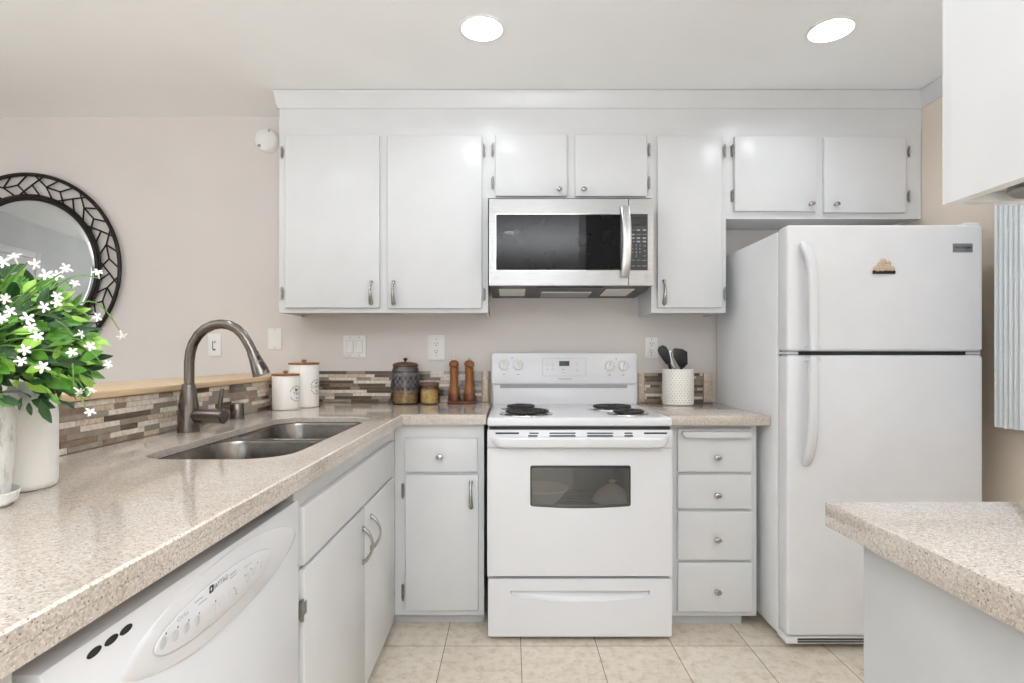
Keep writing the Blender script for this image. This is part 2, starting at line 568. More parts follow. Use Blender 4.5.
fl = MB(); fl.box(XL - .1, XR + .1, YR - .1, YW + .1, -0.1, 0)
struct('floor', fl, M['floor'], 'beige stone tile kitchen floor', 'floor')
ce = MB(); ce.plate([(XL - .1, YR - .1), (XR + .1, YR - .1), (XR + .1, YW + .1), (XL - .1, YW + .1)], [circ(x, y, 0.080) for x, y in CANS], ZC, ZC + 0.012)
ce.box(XL - .1, XR + .1, YR - .1, YW + .1, ZC + 0.12, ZC + 0.2)
struct('ceiling', ce, M['ceiling'], 'white painted ceiling over the kitchen', 'ceiling')
wb = MB(); wb.box(XL - .1, XR + .1, YW, YW + .1, 0, ZC)
wb.box(-1.131, XR, YW - 0.004, YW + 0.01, 0, ZC)
struct('wall_back', wb, M['wall'], 'warm beige back wall behind the stove and round mirror', 'wall')
# right wall with the window behind the vertical blinds
wr = MB()
WY0, WY1, WZ0, WZ1 = 1.15, 2.24, 0.93, 2.10
wr.plate([(YR - .1, 0), (YW + .1, 0), (YW + .1, ZC), (YR - .1, ZC)], [[(WY0, WZ0), (WY1, WZ0), (WY1, WZ1), (WY0, WZ1)]], XR, XR + 0.1, 'x')
struct('wall_right', wr, M['wall_r'], 'right wall beside the refrigerator, tinted tan for warm light', 'wall')
wf = MB(); wf.plate([(WY0, WZ0), (WY1, WZ0), (WY1, WZ1), (WY0, WZ1)], [[(WY0 + .04, WZ0 + .04), (WY1 - .04, WZ0 + .04), (WY1 - .04, WZ1 - .04), (WY0 + .04, WZ1 - .04)]], XR + 0.03, XR + 0.08, 'x')
wf.box(XR + .04, XR + .07, (WY0 + WY1) / 2 - .02, (WY0 + WY1) / 2 + .02, WZ0 + .03, WZ1 - .03)
win = struct('window_1', wf, M['plastic'], 'white framed window behind the vertical blinds', 'window')
wp = MB(); wp.box(XR + .052, XR + .058, WY0 + .03, WY1 - .03, WZ0 + .03, WZ1 - .03)
obj('pane', wp, M['pane'], win)
# dining side wall and rear wall (seen only in the mirror and in glossy fronts)
wl = MB(); wl.plate([(YR - .1, 0), (YW + .1, 0), (YW + .1, ZC), (YR - .1, ZC)], [[(-2.6, 0.3), (-0.2, 0.3), (-0.2, 2.15), (-2.6, 2.15)]], XL, XL - 0.1, 'x')
struct('wall_left', wl, M['wall_far'], 'pale grey far wall of the dining side', 'wall')
wq = MB(); wq.plate([(XL - .1, 0), (XR + .1, 0), (XR + .1, ZC), (XL - .1, ZC)], [[(-1.45, 0.25), (0.95, 0.25), (0.95, 1.9), (-1.45, 1.9)]], YR, YR - 0.1, 'y')
struct('wall_rear', wq, M['wall_rear'], 'pale grey wall behind the viewer', 'wall')
for nm, ax, a0, a1, z1, lab in (('window_added_dining', 'x', -2.6, -0.2, 2.15, 'wide window added in the dining side wall for light'), ('window_added_rear', 'y', -1.45, 0.95, 1.9, 'wide window added behind the viewer for light')):  # both added out of view as openings for the fill lamps
    pos = XL - 0.08 if ax == 'x' else YR - 0.08
    f = MB(); f.plate([(a0, .25), (a1, .25), (a1, z1), (a0, z1)], [[(a0 + .05, .3), (a1 - .05, .3), (a1 - .05, z1 - .05), (a0 + .05, z1 - .05)]], pos, pos + 0.04, ax)
    o = struct(nm, f, M['plastic'], lab, 'window')
    g = MB(); g.plate([(a0 + .04, .34), (a1 - .04, .34), (a1 - .04, z1 - .04), (a0 + .04, z1 - .04)], [], pos + 0.018, pos + 0.022, ax)
    obj('pane', g, M['pane'], o)
# white doors opposite: one by the dining side, one added behind the viewer for glossy fronts to reflect
def room_door(name, label, ax, pos, sgn, a0, a1, top):
    def bx(b, u0, u1, d0, d1, z0, z1, bev=.003):
        p, q = pos + sgn * d0, pos + sgn * d1
        if ax == 'x': b.box(min(p, q), max(p, q), u0, u1, z0, z1, bev)
        else: b.box(u0, u1, min(p, q), max(p, q), z0, z1, bev)
    b = MB(); bx(b, a0, a1, .002, .022, .004, top - .08)
    for (u0, u1) in ((a0 + .13, (a0 + a1) / 2 - .04), ((a0 + a1) / 2 + .04, a1 - .13)):
        for (z0, z1) in ((.25, .95), (1.1, top - .22)): bx(b, u0, u1, .02, .03, z0, z1, .008)
    d = struct(name, b, M['cab'], label, 'door')
    b = MB()
    bx(b, a0 - .08, a0 - .001, .002, .034, .004, top); bx(b, a1 + .001, a1 + .08, .002, .034, .004, top); bx(b, a0 - .001, a1 + .001, .002, .034, top - .079, top)
    obj('casing', b, M['cab'], d)
    b = MB(); o_ = (pos + sgn * .022, a0 + .07, 1.0) if ax == 'x' else (a0 + .07, pos + sgn * .022, 1.0)
    b.lathe([(.026, 0), (.026, .006), (.01, .01), (.01, .035), (.024, .045), (.026, .06), (.016, .068), (0, .069)], o_, (sgn, 0, 0) if ax == 'x' else (0, sgn, 0), 24)
    obj('knob', b, M['pull'], d)
room_door('door_1', 'white panel door on the dining side, seen in the round mirror', 'x', XL, 1, 1.03, 1.85, 2.13)
room_door('door_added_rear', 'white panel door added behind the viewer for reflections', 'y', YR, 1, 1.15, 1.85, 2.13)
# half wall that carries the backsplash behind the sink
hw = MB(); hw.box(-1.40, -1.1485, -0.7, YW - 0.0045, 0, 1.058)
struct('wall_half', hw, M['wall'], 'low half wall behind the sink under the wood ledge', 'wall')
# soffit and crown moulding above the wall cabinets
ZT = Z(128, YU)
so = MB(); so.box(-1.132, XR - .001, YU, YW - .005, ZT, ZC - .001)
struct('trim_1', so, M['cab'], 'white fascia board above the wall cabinets', 'trim')
prof = [(0, 0), (-0.006, 0), (-0.007, 0.008), (-0.010, 0.012), (-0.019, 0.060), (-0.022, 0.066), (-0.023, 0.0815), (0, 0.0815)]
cz = Z(108.7, YU)
cr = MB()
def ring_at(p):   # mitred run: left return, front run, right wall run
    dy, dz = p
    e = -dy
    return [(-1.132 - e, YW - .006, cz + dz), (-1.132 - e, YU - e, cz + dz), (XR - e, YU - e, cz + dz), (XR - e, YR, cz + dz)]
rows = [ring_at(p) for p in prof]
cols = [[rows[j][i] for j in range(len(prof))] for i in range(4)]
cr.loft(cols, True, True)
struct('trim_2', cr, M['cab'], 'white crown moulding where wall cabinets meet ceiling', 'trim')

# ------------------------------------------------------------------ cabinets
def oval_knob(parent, x, y, z, s=1.0, axis=(0, -1, 0)):
    b = MB()
    b.lathe([(0.008 * s, 0), (0.005 * s, 0.003), (0.0045 * s, 0.012), (0.009 * s, 0.015), (0.0135 * s, 0.020), (0.0125 * s, 0.026), (0.007 * s, 0.029), (0, 0.0295)], (x, y, z), axis, 20, su=1.25, sv=0.92, up=(1, 0, 0) if axis[1] else (0, 1, 0))
    return obj('knob', b, M['pull'], parent)
def spoon_pull(parent, x, y, z0, z1):
    """bowed pewter pull, a narrow neck and a drop-shaped foot"""
    n = 14; pts = []; rs = []
    for i in range(n + 1):
        t = i / n
        z = z1 + (z0 - z1) * t
        pts.append((x, y - 0.003 - 0.022 * math.sin(PI * t) ** 0.8, z))
        rs.append(0.0072 if t < 0.14 else 0.0050 + 0.0062 * max(0, (t - 0.3) / 0.7))
    b = MB(); b.tube(pts, rs, 10)
    b.lathe([(0.0085, -0.001), (0.0085, 0.003), (0.005, 0.006)], (x, y, z1), (0, -1, 0), 14)
    b.lathe([(0.0085, -0.001), (0.0085, 0.003), (0.005, 0.006)], (x, y, z0), (0, -1, 0), 14)
    return obj('handle', b, M['pull'], parent)
def hinge(parent, x, y, z0, z1, side):
    """exposed knuckle hinge on the frame beside a door; side = direction of the door"""
    b = MB()
    b.lathe([(0, 0), (0.0035, 0.0005), (0.0035, z1 - z0 - 0.0005), (0, z1 - z0)], (x, y - 0.010, z0), (0, 0, 1), 10)
    b.box(x - 0.0085 if side > 0 else x, x if side > 0 else x + 0.0085, y - 0.003, y, z0 + .005, z1 - .005, 0.001)
    b.box(x - .001 if side > 0 else x - 0.004, x + 0.004 if side > 0 else x + .001, y - 0.012, y - 0.001, z0 + .012, z1 - .012)
    return obj('hinge', b, M['hinge'], parent)

def wall_cabinet(label, x0, x1, z0, z1, doors, group='white wall cabinets'):
    """doors: (px0, px1, py0, py1, [hinge pixel, (y0, y1)...], ('pull'|'knob', px, y0, y1))"""
    t = thing('wall_cabinet', label, 'cabinet', ((x0 + x1) / 2, (YU + YW) / 2, z0), group)
    b = MB()
    b.box(x0, x1, YU + .018, YW - .005, z0 + 0.012, z1)
    b.box(x0, x0 + .016, YU + .018, YW - .005, z0, z0 + .02); b.box(x1 - .016, x1, YU + .018, YW - .005, z0, z0 + .02)
    obj('body', b, M['cab'], t)
    f = MB(); f.box(x0, x1, YU, YU + .018, z0, z1)
    obj('face_frame', f, M['cab'], t)
    YD = YU - .019
    for (a, c, p, q, hg, kn) in doors:
        d = MB(); d.box(X(a, YD), X(c, YD), YD, YU - .0006, Z(q, YD), Z(p, YD), 0.0035, 3)
        dd = obj('door', d, M['cab'], t)
        hx, side = hg[0], (1 if hg[0] < (a + c) / 2 else -1)
        for (h0, h1) in hg[1:]:
            hinge(dd, X(hx, YU), YU - .0008, Z(h1, YU), Z(h0, YU), side)
        if kn[0] == 'pull':
            spoon_pull(dd, X(kn[1], YD), YD, Z(kn[3], YD), Z(kn[2], YD))
        else:
            oval_knob(dd, X(kn[1], YD), YD, Z(kn[2], YD), 0.85)
    return t
ZB = Z(312.8, YU)
wall_cabinet('white two-door wall cabinet above the pasta jars, left of the microwave', -1.132, -0.115, ZB, ZT, [
    (284.8, 379.3, 135, 307.8, [282.6, (147, 159), (287, 300)], ('pull', 371.3, 282, 303.5)),
    (387.2, 482, 135.3, 308.4, [484.2, (145, 158), (288, 301)], ('pull', 393.6, 282, 304))])
wall_cabinet('short white two-door wall cabinet directly over the microwave', -0.115, 0.6815, Z(198.2, YU), ZT, [
    (495.3, 567, 134.5, 196, [492.8, (144, 157), (177, 190)], ('knob', 559, 190)),
    (575.2, 647, 134.5, 196.2, [648.6, (144, 157), (177, 190)], ('knob', 583.7, 190))])
wall_cabinet('narrow tall single-door wall cabinet between microwave and refrigerator', 0.6815, 1.0448, ZB, ZT, [
    (657.6, 722, 135.5, 307.6, [724.3, (145, 158), (287, 301)], ('pull', 664, 281, 303.5))])
wall_cabinet('short white two-door wall cabinet above the refrigerator', 1.0448, XR - .003, Z(219, YU), ZT, [
    (734.8, 817, 136, 211, [732, (145, 158), (190, 203)], ('knob', 810, 204.5)),
    (824.4, 906, 137, 212.4, [908, (147, 158), (191, 203)], ('knob', 835, 205))])

# hanging cabinet at the right edge, over the peninsula
t = thing('hanging_cabinet', 'white hanging cabinet over the right-hand counter with recessed underside', 'cabinet', (.75, .54, 1.387))
hx0, hx1, hy0, hy1, hz = 0.595, 0.905, 0.30, 0.773, 1.387
b = MB()
b.box(hx0 + .018, hx1 - .018, hy0 + .018, hy1 - .016, hz + 0.022, ZC - .002)
b.box(hx0, hx1, hy1 - .016, hy1, hz, ZC - .002); b.box(hx0, hx1, hy0, hy0 + .018, hz, ZC - .002)
b.box(hx1 - .018, hx1, hy0 + .018, hy1 - .016, hz, ZC - .002)
obj('body', b, M['cab'], t)
b = MB(); b.box(hx0, hx0 + .018, hy0 + .018, hy1 - .016, hz, ZC - .002)
obj('side_panel', b, M['cab'], t)
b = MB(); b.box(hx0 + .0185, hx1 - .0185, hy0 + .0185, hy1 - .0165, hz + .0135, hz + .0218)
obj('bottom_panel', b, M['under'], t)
b = MB(); b.lathe([(0, 0), (.032, 0), (.036, .004), (.036, .013)], (0.678, 0.712, hz + .0005), (0, 0, 1), 28)
obj('puck_light', b, M['hinge'], t)

def drawer_front(parent, x0, x1, z0, z1, yb, th=.018):
    d = MB(); d.box(x0, x1, yb - th, yb - .0006, z0, z1, 0.003, 3)
    return obj('drawer', d, M['cab'], parent)
YD = YB - .019
# base cabinet left of the stove
bx0, bx1 = X(394.8, YB), -0.120
t = thing('base_cabinet', 'white base cabinet with one drawer and one door, left of stove', 'cabinet', ((bx0 + bx1) / 2, 2.7, 0), 'white base cabinets')
b = MB(); b.box(bx0 + .001, bx1, YB + .018, YW - .006, 0.055, CT - .0445)
obj('body', b, M['cab'], t)
b = MB(); b.box(bx0 + .001, bx1, YB, YB + .018, 0.05, CT - .0445); obj('face_frame', b, M['cab'], t)
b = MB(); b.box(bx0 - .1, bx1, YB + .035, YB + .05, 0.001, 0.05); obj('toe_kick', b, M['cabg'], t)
d = drawer_front(t, X(404.3, YD), X(477.2, YD), Z(472, YD), Z(438.3, YD), YB)
oval_knob(d, X(440, YD), YD, Z(456.2, YD), 0.95)
b = MB(); b.box(X(405.2, YD), X(478.2, YD), YD, YB - .0006, Z(611, YD), Z(475.3, YD), .003, 3)
d = obj('door', b, M['cab'], t)
spoon_pull(d, X(471, YD), YD, Z(507, YD), Z(482, YD))
for h in ((482.5, 498), (583, 600)):
    hinge(d, X(403.4, YB), YB - .0008, Z(h[1], YB), Z(h[0], YB), 1)

# drawer cabinet right of the stove
YB2 = 2.427; YD2 = YB2 - .018
bx0, bx1 = 0.667, X(756.4, YB2)
t = thing('drawer_cabinet', 'white four-drawer base cabinet with pull-out board, between stove and refrigerator', 'cabinet', ((bx0 + bx1) / 2, 2.7, 0), 'white base cabinets')
b = MB(); b.box(bx0, bx1, YB2 + .018, YW - .006, 0.055, CT - .0445); obj('body', b, M['cab'], t)
b = MB(); b.box(bx0, bx1, YB2, YB2 + .018, 0.05, CT - .0445); obj('face_frame', b, M['cab'], t)
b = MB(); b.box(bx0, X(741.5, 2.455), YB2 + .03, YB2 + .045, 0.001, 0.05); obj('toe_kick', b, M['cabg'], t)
for (p, q, ky) in ((428.5, 472, 457), (475, 508.8, 494.5), (511.8, 560.2, 539), (563.2, 612, 590.5)):
    d = drawer_front(t, X(678, YD2), X(752, YD2), Z(q, YD2), Z(p, YD2), YB2)
    oval_knob(d, X(716.4, YD2), YD2, Z(ky, YD2), 0.95)
b = MB()
zz0, zz1 = Z(437.3, YD2), Z(431, YD2)
b.prism([(X(681, YD2), zz1), (X(748.5, YD2), zz1), (X(748.5, YD2), zz0), (X(684.5, YD2), zz0), (X(681, YD2), zz0 + .014)], 'y', YD2 - .028, YD2 - .0004, .004)
obj('pull_out_board', b, M['cab'], t)

# sink base cabinet along the left run (faces +x)
XF = -0.507; XD = XF + .018
def Yx(px): return -XD * F / (VX - px)
t = thing('sink_cabinet', 'white two-door sink cabinet with false drawer front beside the dishwasher', 'cabinet', (-.8, 1.88, 0), 'white base cabinets')
y0, y1 = 1.300, YB - .001
b = MB(); b.box(-1.12, XF - .018, y0, y0 + .018, .055, CT - .0445); b.box(-1.12, XF - .018, y0 + .018, y1, .055, .075)
b.box(-1.12, XF - .018, y1 - .018, y1, .075, CT - .0445)
obj('body', b, M['cab'], t)
b = MB(); b.box(XF - .018, XF, y0, y1, .05, CT - .0445); obj('face_frame', b, M['cab'], t)
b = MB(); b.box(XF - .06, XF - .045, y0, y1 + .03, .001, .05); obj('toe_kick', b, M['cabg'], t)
b = MB(); b.box(XF + .0006, XD, 1.322, 2.335, .682, .822, .003, 3); obj('false_drawer', b, M['cab'], t)
dl = [(1.322, 1.872), (1.880, 2.335)]
def arch_pull(parent, x, y, z0, z1):
    pts = []; rs = []
    for i in range(17):
        u = i / 16
        pts.append((x + .004 + .030 * math.sin(PI * u) ** 0.75, y, z1 + (z0 - z1) * u))
        rs.append(0.0042 + 0.0030 * abs(2 * u - 1) ** 2)
    b = MB(); b.tube(pts, rs, 10)
    for zq in (z0, z1):
        b.lathe([(.0095, -.001), (.0095, .004), (.006, .007)], (x, y, zq), (1, 0, 0), 14, su=1, sv=1)
    return obj('handle', b, M['pull'], parent)
for i, (a, c) in enumerate(dl):
    b = MB(); b.box(XF + .0006, XD, a, c, .068, .672, .003, 3)
    d = obj('door', b, M['cab'], t)
    if i == 0:
        arch_pull(d, XD, 1.838, .500, .610)
        for zz in (.555, .16):
            hb = MB(); hb.lathe([(0, 0), (.0045, .0005), (.0045, .052), (0, .0525)], (XD - .001, 1.312, zz), (0, 0, 1), 10)
            hb.box(XF + .001, XD - .001, 1.304, 1.319, zz + .006, zz + .046, .001)
            hb.box(XD - .001, XD + .0015, 1.312, 1.336, zz + .012, zz + .042, .001)
            obj('hinge', hb, M['hinge'], d)
    else:
        arch_pull(d, XD, 1.945, .510, .620)
# end cabinet to the left of the dishwasher, only its corner shows
t = thing('end_cabinet', 'white end cabinet under the counter, left of the dishwasher', 'cabinet', (-.8, .1, 0), 'white base cabinets')
b = MB(); b.box(-1.12, XF + .012, -.35, .556, .05, CT - .0445, .002); obj('body', b, M['cab'], t)
b = MB(); b.box(-1.12, XF - .045, -.35, .556, .001, .05); obj('toe_kick', b, M['cabg'], t)

# peninsula at the right
t = thing('peninsula_cabinet', 'plain grey-white cabinet under the right foreground counter', 'cabinet', (1.2, .2, 0))
b = MB(); b.box(.5666, 1.98, -.55, .902, .002, CT - .0438, .0015); obj('body', b, M['panelg'], t)

# ------------------------------------------------------------------ worktops
b = MB()
outer = [(-1.139, -.4), (-.4687, -.4), (-.4687, 2.40), (-.108, 2.40), (-.108, YW - .005), (-1.131, YW - .005), (-1.139, YW - .02)]
hole = rr(-.945, -.563, 1.372, 2.312, .115, 8)
b.plate(outer, [hole], CT - .022, CT)
b.plate(outer, [rr(-1.02, -.505, 1.30, 2.385, .03, 8)], CT - .043, CT - .0225)
bw_ = b.bm.edges.layers.float.new('bevel_weight_edge')
for e in b.bm.edges:
    if all(abs(v.co.z - CT) < 1e-5 for v in e.verts) and len(e.link_faces) == 2 and e.calc_face_angle() > 1: e[bw_] = 1
t = thing('countertop', 'L-shaped speckled beige quartz countertop around the sink', 'countertop', (-.8, 1.2, CT - .043), 'quartz countertops')
o = obj('slab', b, M['quartz'], t)
md = o.modifiers.new('edge', 'BEVEL'); md.width = .0035; md.segments = 2; md.limit_method = 'WEIGHT'
b = MB(); b.box(.6665, 1.0915, 2.358, YW - .005, CT - .043, CT, .004)
one('countertop', b, M['quartz'], 'small speckled beige quartz countertop between stove and refrigerator', 'countertop', 'quartz countertops')
b = MB(); b.box(.5456, 1.985, -.6, .976, CT - .043, CT, .003)
one('countertop', b, M['quartz'], 'speckled quartz countertop in the right foreground', 'countertop', 'quartz countertops')

# ------------------------------------------------------------------ backsplashes (linear mosaic)
TM = [M['grout'], M['t1'], M['t2'], M['t3'], M['t4'], M['t5']]
def mosaic(fn, L, h0, h1, rows, seed, wts=(3.2, 4, 4, 2.2, 1.5)):
    """rows of thin strips of random length; fn(u, v, depth) places them"""
    rd = random.Random(seed)
    b = MB(); g = .0014
    def slab(u0, u1, v0, v1, d, mi):
        p, q = fn(u0, v0, 0), fn(u1, v1, d)
        b.box(min(p[0], q[0]), max(p[0], q[0]), min(p[1], q[1]), max(p[1], q[1]), min(p[2], q[2]), max(p[2], q[2]), 0, mi=mi)
    slab(0, L, h0, h1, .006, 0)
    rh = (h1 - h0) / rows
    for r in range(rows):
        u = -rd.random() * .14; last = 0
        while u < L - .012:
            n = rd.choice((.05, .075, .10, .125, .15, .2))
            mi = rd.choices((1, 2, 3, 4, 5), wts)[0]
            if mi == last: mi = rd.choice((1, 2, 3))
            last = mi
            a, c = max(u, 0.0008), min(u + n, L - .0008)
            if c - a > .008:
                slab(a, c - g, h0 + r * rh + g / 2, h0 + (r + 1) * rh - g / 2, .0085 if mi in (1, 2) else .008, mi)
            u += n
    return b
YK = YW - .0045
ht = Z(371, YK)
fb = lambda x0: (lambda u, v, d: (x0 + u, YK - d, v))
b = mosaic(fb(-1.129), 1.129 - .158, CT + .001, ht, 10, 3, (4.5, 2.6, 3, 1.6, 3))
b.box(-.157, -.126, YK - .012, YK - .0002, CT + .001, ht, .002, mi=4)
b.box(-.124, -.112, YK - .009, YK - .0002, CT + .001, ht, .001, mi=5)
one('backsplash', b, TM, 'brown and cream strip mosaic backsplash on back wall, left of stove', 'backsplash', 'mosaic backsplashes')
xb0, xb1 = X(638, YK), X(712, YK)
b = mosaic(fb(xb0 + .034), xb1 - xb0 - .034 - .05, CT + .001, Z(373, YK), 10, 11, (4.5, 2, 3, 1.5, 3))
b.box(xb0, xb0 + .032, YK - .012, YK - .0002, CT + .001, Z(373, YK), .002, mi=4)
b.box(xb1 - .048, xb1, YK - .012, YK - .0002, CT + .001, Z(373, YK), .002, mi=4)
one('backsplash', b, TM, 'short strip mosaic backsplash between stove and refrigerator', 'backsplash', 'mosaic backsplashes')
b = mosaic(lambda u, v, d: (-1.148 + d, -.35 + u, v), YW - .02 + .35, CT + .001, 1.0575, 8, 5, (1.8, 5, 4, 2.6, 1.6))
one('backsplash', b, TM, 'strip mosaic backsplash on the half wall behind the faucet', 'backsplash', 'mosaic backsplashes')

b = MB(); b.box(-1.452, -1.128, -.7, YW - .006, 1.0595, 1.081, .004, 3)
for q in (-1.37, -1.29, -1.21):
    b.box(q - .0006, q + .0006, -.69, YW - .01, 1.0808, 1.0812)
one('bar_ledge', b, M['ledge'], 'light maple wood ledge on top of the half wall', 'ledge')

# ------------------------------------------------------------------ sink
t = thing('kitchen_sink', 'double-bowl undermount stainless steel sink in the beige countertop', 'sink', (-.75, 1.84, .66))
zr = CT - .0235
def l3(lp, z): return [(p[0], p[1], z) for p in lp]
bowls = [(-.950, -.560, 1.366, 1.832), (-.950, -.560, 1.862, 2.318)]
b = MB(); b.plate(rr(-.985, -.530, 1.325, 2.355, .11, 8), [rr(*q, .105, 8) for q in bowls], zr, zr - .002)
obj('rim', b, M['sink'], t)
for q in bowls:
    b = MB()
    L = [l3(rr(*q, .105, 8), zr - .002)]
    for ins, dz, r in ((.003, .012, .103), (.008, .12, .099), (.012, .155, .096), (.022, .172, .086), (.04, .18, .07)):
        L.append(l3(rr(q[0] + ins, q[1] - ins, q[2] + ins, q[3] - ins, r, 8), zr - dz))
    cx, cy = (q[0] + q[1]) / 2 - .03, (q[2] + q[3]) / 2
    b.loft(L, False, True)
    bw = obj('bowl', b, M['sink'], t)
    b = MB(); b.lathe([(.045, 0), (.045, .0025), (.036, .003), (.03, -.004), (0, -.004)], (cx, cy, zr - .1795), (0, 0, 1), 28)
    obj('drain', b, M['chrome'], bw)

# ------------------------------------------------------------------ faucet
fy = 1.855; fk = fy / F
def fp(px, py, dy=0): return (X(px, fy + dy), fy + dy, Z(py, fy + dy))
fx = X(188.6, fy)
t = thing('kitchen_faucet', 'brushed nickel gooseneck pull-down faucet with side lever behind sink', 'faucet', (fx, fy, CT))
b = MB(); b.lathe([(0, .0005), (.0335, .0005), (.0338, .012), (.0325, .05), (.031, .085), (.0265, .115), (.021, .148), (.0195, .158), (.016, .16)], (fx, fy, CT), (0, 0, 1), 36)
obj('body', b, M['nickel'], t)
pts = [(189.2, 388), (189.2, 375), (189.3, 362), (190.5, 352), (193.5, 343), (198.5, 335), (205, 329), (213, 325.2), (221, 324), (229.5, 325.2), (237, 329), (243, 335), (248, 343), (251.5, 350), (253.8, 355.5)]
b = MB(); b.tube([fp(*p) for p in pts], .0158, 20); obj('spout', b, M['nickel'], t)
b = MB(); hp = [(252.6, 352.5), (254, 356), (257, 363), (260, 370), (261.6, 375)]
b.tube([fp(*p) for p in hp], [.0178, .0182, .022, .0265, .0275], 22)
sp = obj('spray_head', b, M['nickel'], t)
b = MB()
for (p, q, r) in (((258.2, 356), (260, 359), .0055), ((261.0, 362), (265.0, 370), .0072)):
    A, B = Vector(fp(*p)), Vector(fp(*q))
    off = Vector((.006, -.014, .001))
    b.tube([A + off, (A + B) / 2 + off, B + off], [r * .8, r, r * .8], 12)
obj('button', b, M['black'], sp)
b = MB(); a0 = Vector(fp(190, 415.5)); a1 = Vector(fp(224.5, 416.3, -.022))
dr = (a1 - a0).normalized()
ln = (a1 - a0).length
b.lathe([(0, 0), (.020, .0), (.0235, .03), (.0245, ln - .012), (.0245, ln - .003), (.021, ln), (0, ln)], a0, dr, 28)
hd = obj('handle', b, M['nickel'], t)
b = MB(); b.tube([Vector(fp(219.5, 411, -.018)), Vector(fp(220.8, 400, -.018)), Vector(fp(222.3, 388.6, -.018))], [.0075, .0068, .0062], 14)
obj('lever', b, M['nickel'], hd)
b = MB(); ax, ay = X(237.3, 2.23), 2.23
b.lathe([(0, .0005), (.0275, .0005), (.0275, .008), (.026, .009), (.026, .060), (.024, .063), (0, .0635)], (ax, ay, CT), (0, 0, 1), 28)
one('air_gap_cap', b, M['nickel'], 'short nickel cylinder cap on the counter right of the faucet', 'air gap')

# ------------------------------------------------------------------ canisters
def canister(label, cx, cy, r, hh, word, icon, a0):
    t = thing('canister', label, 'canister', (cx, cy, CT + .0008), 'white canisters with wooden lids')
    z = CT + .0008
    b = MB(); b.lathe([(0, 0), (r - .004, 0), (r, .004), (r, hh - .005), (r - .003, hh - .001), (0, hh - .001)], (cx, cy, z), (0, 0, 1), 48)
    body = obj('body', b, M['can'], t)
    R = r + .0006
    def fn(u, v):
        a = a0 + u / R
        return (cx + R * math.cos(a), cy + R * math.sin(a), z + hh * .475 + v)
    b = MB(); rad = .036
    n = 48
    for k in range(n):
        a, c = 2 * PI * k / n, 2 * PI * (k + .9) / n
        if abs(math.sin(a)) < .34: continue
        b.flat([(rad * math.cos(a), rad * math.sin(a)), (rad * math.cos(c), rad * math.sin(c)), ((rad - .0022) * math.cos(c), (rad - .0022) * math.sin(c)), ((rad - .0022) * math.cos(a), (rad - .0022) * math.sin(a))], fn)
    b.text(word, .019 if len(word) < 5 else .0165, fn, spacing=1.25)
    if icon == 'bean':
        for sgn in (-1, 1):
            b.flat([(.002 * sgn + sgn * .0055 * (1 + math.cos(q)) * .5 - .0, .019 + .007 * math.sin(q)) for q in [2 * PI * i / 14 for i in range(14)]], fn)
    else:
        b.flat([(-.010, .012), (-.004, .0105), (.004, .014), (.010, .024), (.001, .022), (-.006, .018)], fn)
        b.flat([(-.012, .022), (-.008, .017), (-.004, .023), (-.008, .026)], fn)
    b.flat([(-.007, -.018), (.007, -.018), (.005, -.0205), (-.005, -.0205)], fn)
    b.flat([(-.003, -.0225), (.003, -.0225), (.002, -.0245), (-.002, -.0245)], fn)
    obj('printed_label', b, M['ink'], body)
    b = MB(); b.lathe([(0, hh), (r + .001, hh), (r + .0022, hh + .002), (r + .0022, hh + .007), (r, hh + .0095), (0, hh + .0095)], (cx, cy, z), (0, 0, 1), 48)
    lid = obj('lid', b, M['lidwood'], t)
    b = MB(); b.lathe([(.006, hh + .009), (.007, hh + .012), (.012, hh + .015), (.0125, hh + .021), (.009, hh + .024), (0, hh + .0245)], (cx, cy, z), (0, 0, 1), 24)
    obj('knob', b, M['lidwood'], lid)
canister('smaller white canister with wooden lid, printed TEA, nearer the sink', X(285.8, 2.62), 2.62, .0605, .158, 'TEA', 'leaf', math.radians(-18))
canister('taller white canister with wooden lid, printed COFFEE, behind the smaller one', X(304, 2.755), 2.755, .0705, .208, 'COFFEE', 'bean', math.radians(-16))

# ------------------------------------------------------------------ glass jars with pasta
z = CT + .0008
jx, jy = X(405.4, 2.918), 2.918
t = thing('glass_jar', 'large diamond-pattern glass jar with dark wooden lid, a third full', 'jar', (jx, jy, z), 'glass jars of pasta')
b = MB(); seg = 48
R = [(.0, .002), (.064, .002), (.071, .008)]
ringz = [.012 + .013 * i for i in range(12)]
t2 = bmesh.new(); rings = []
def jr(h): return .0725 if h < .15 else .0725 - .014 * ((h - .15) / .05) ** 2
hs = [.002] + ringz + [.168, .176, .184, .192]
for i, h in enumerate(hs):
    rings.append([t2.verts.new((jx + (jr(h) + (.0035 if ((k // 2 + i) % 2 and .01 < h < .15) else 0) - (.006 if i == 0 else 0)) * math.cos(2 * PI * k / seg), jy + (jr(h) + (.0035 if ((k // 2 + i) % 2 and .01 < h < .15) else 0) - (.006 if i == 0 else 0)) * math.sin(2 * PI * k / seg), z + h)) for k in range(seg)])
for a, c in zip(rings, rings[1:]):
    for k in range(seg): t2.faces.new((a[k], a[(k + 1) % seg], c[(k + 1) % seg], c[k]))
t2.faces.new(rings[0][::-1])
b.merge(t2)
M['cut'] = glassy('cut_glass', (214, 211, 214), .965, .06, 1.5)
bodyo = obj('body', b, M['cut'], t)
b = MB()
for sg in (-1, 1):
    for q in range(16):
        a0 = 2 * PI * q / 16
        b.tube([(jx + .0735 * math.cos(a0 + sg * .095 * i), jy + .0735 * math.sin(a0 + sg * .095 * i), z + .058 + .0092 * i) for i in range(11)], .0013, 5)
for hq in (.057, .151, .158): b.tube([(jx + .0728 * math.cos(2 * PI * i / 40), jy + .0728 * math.sin(2 * PI * i / 40), z + hq) for i in range(40)], .0014, 5, closed=True)
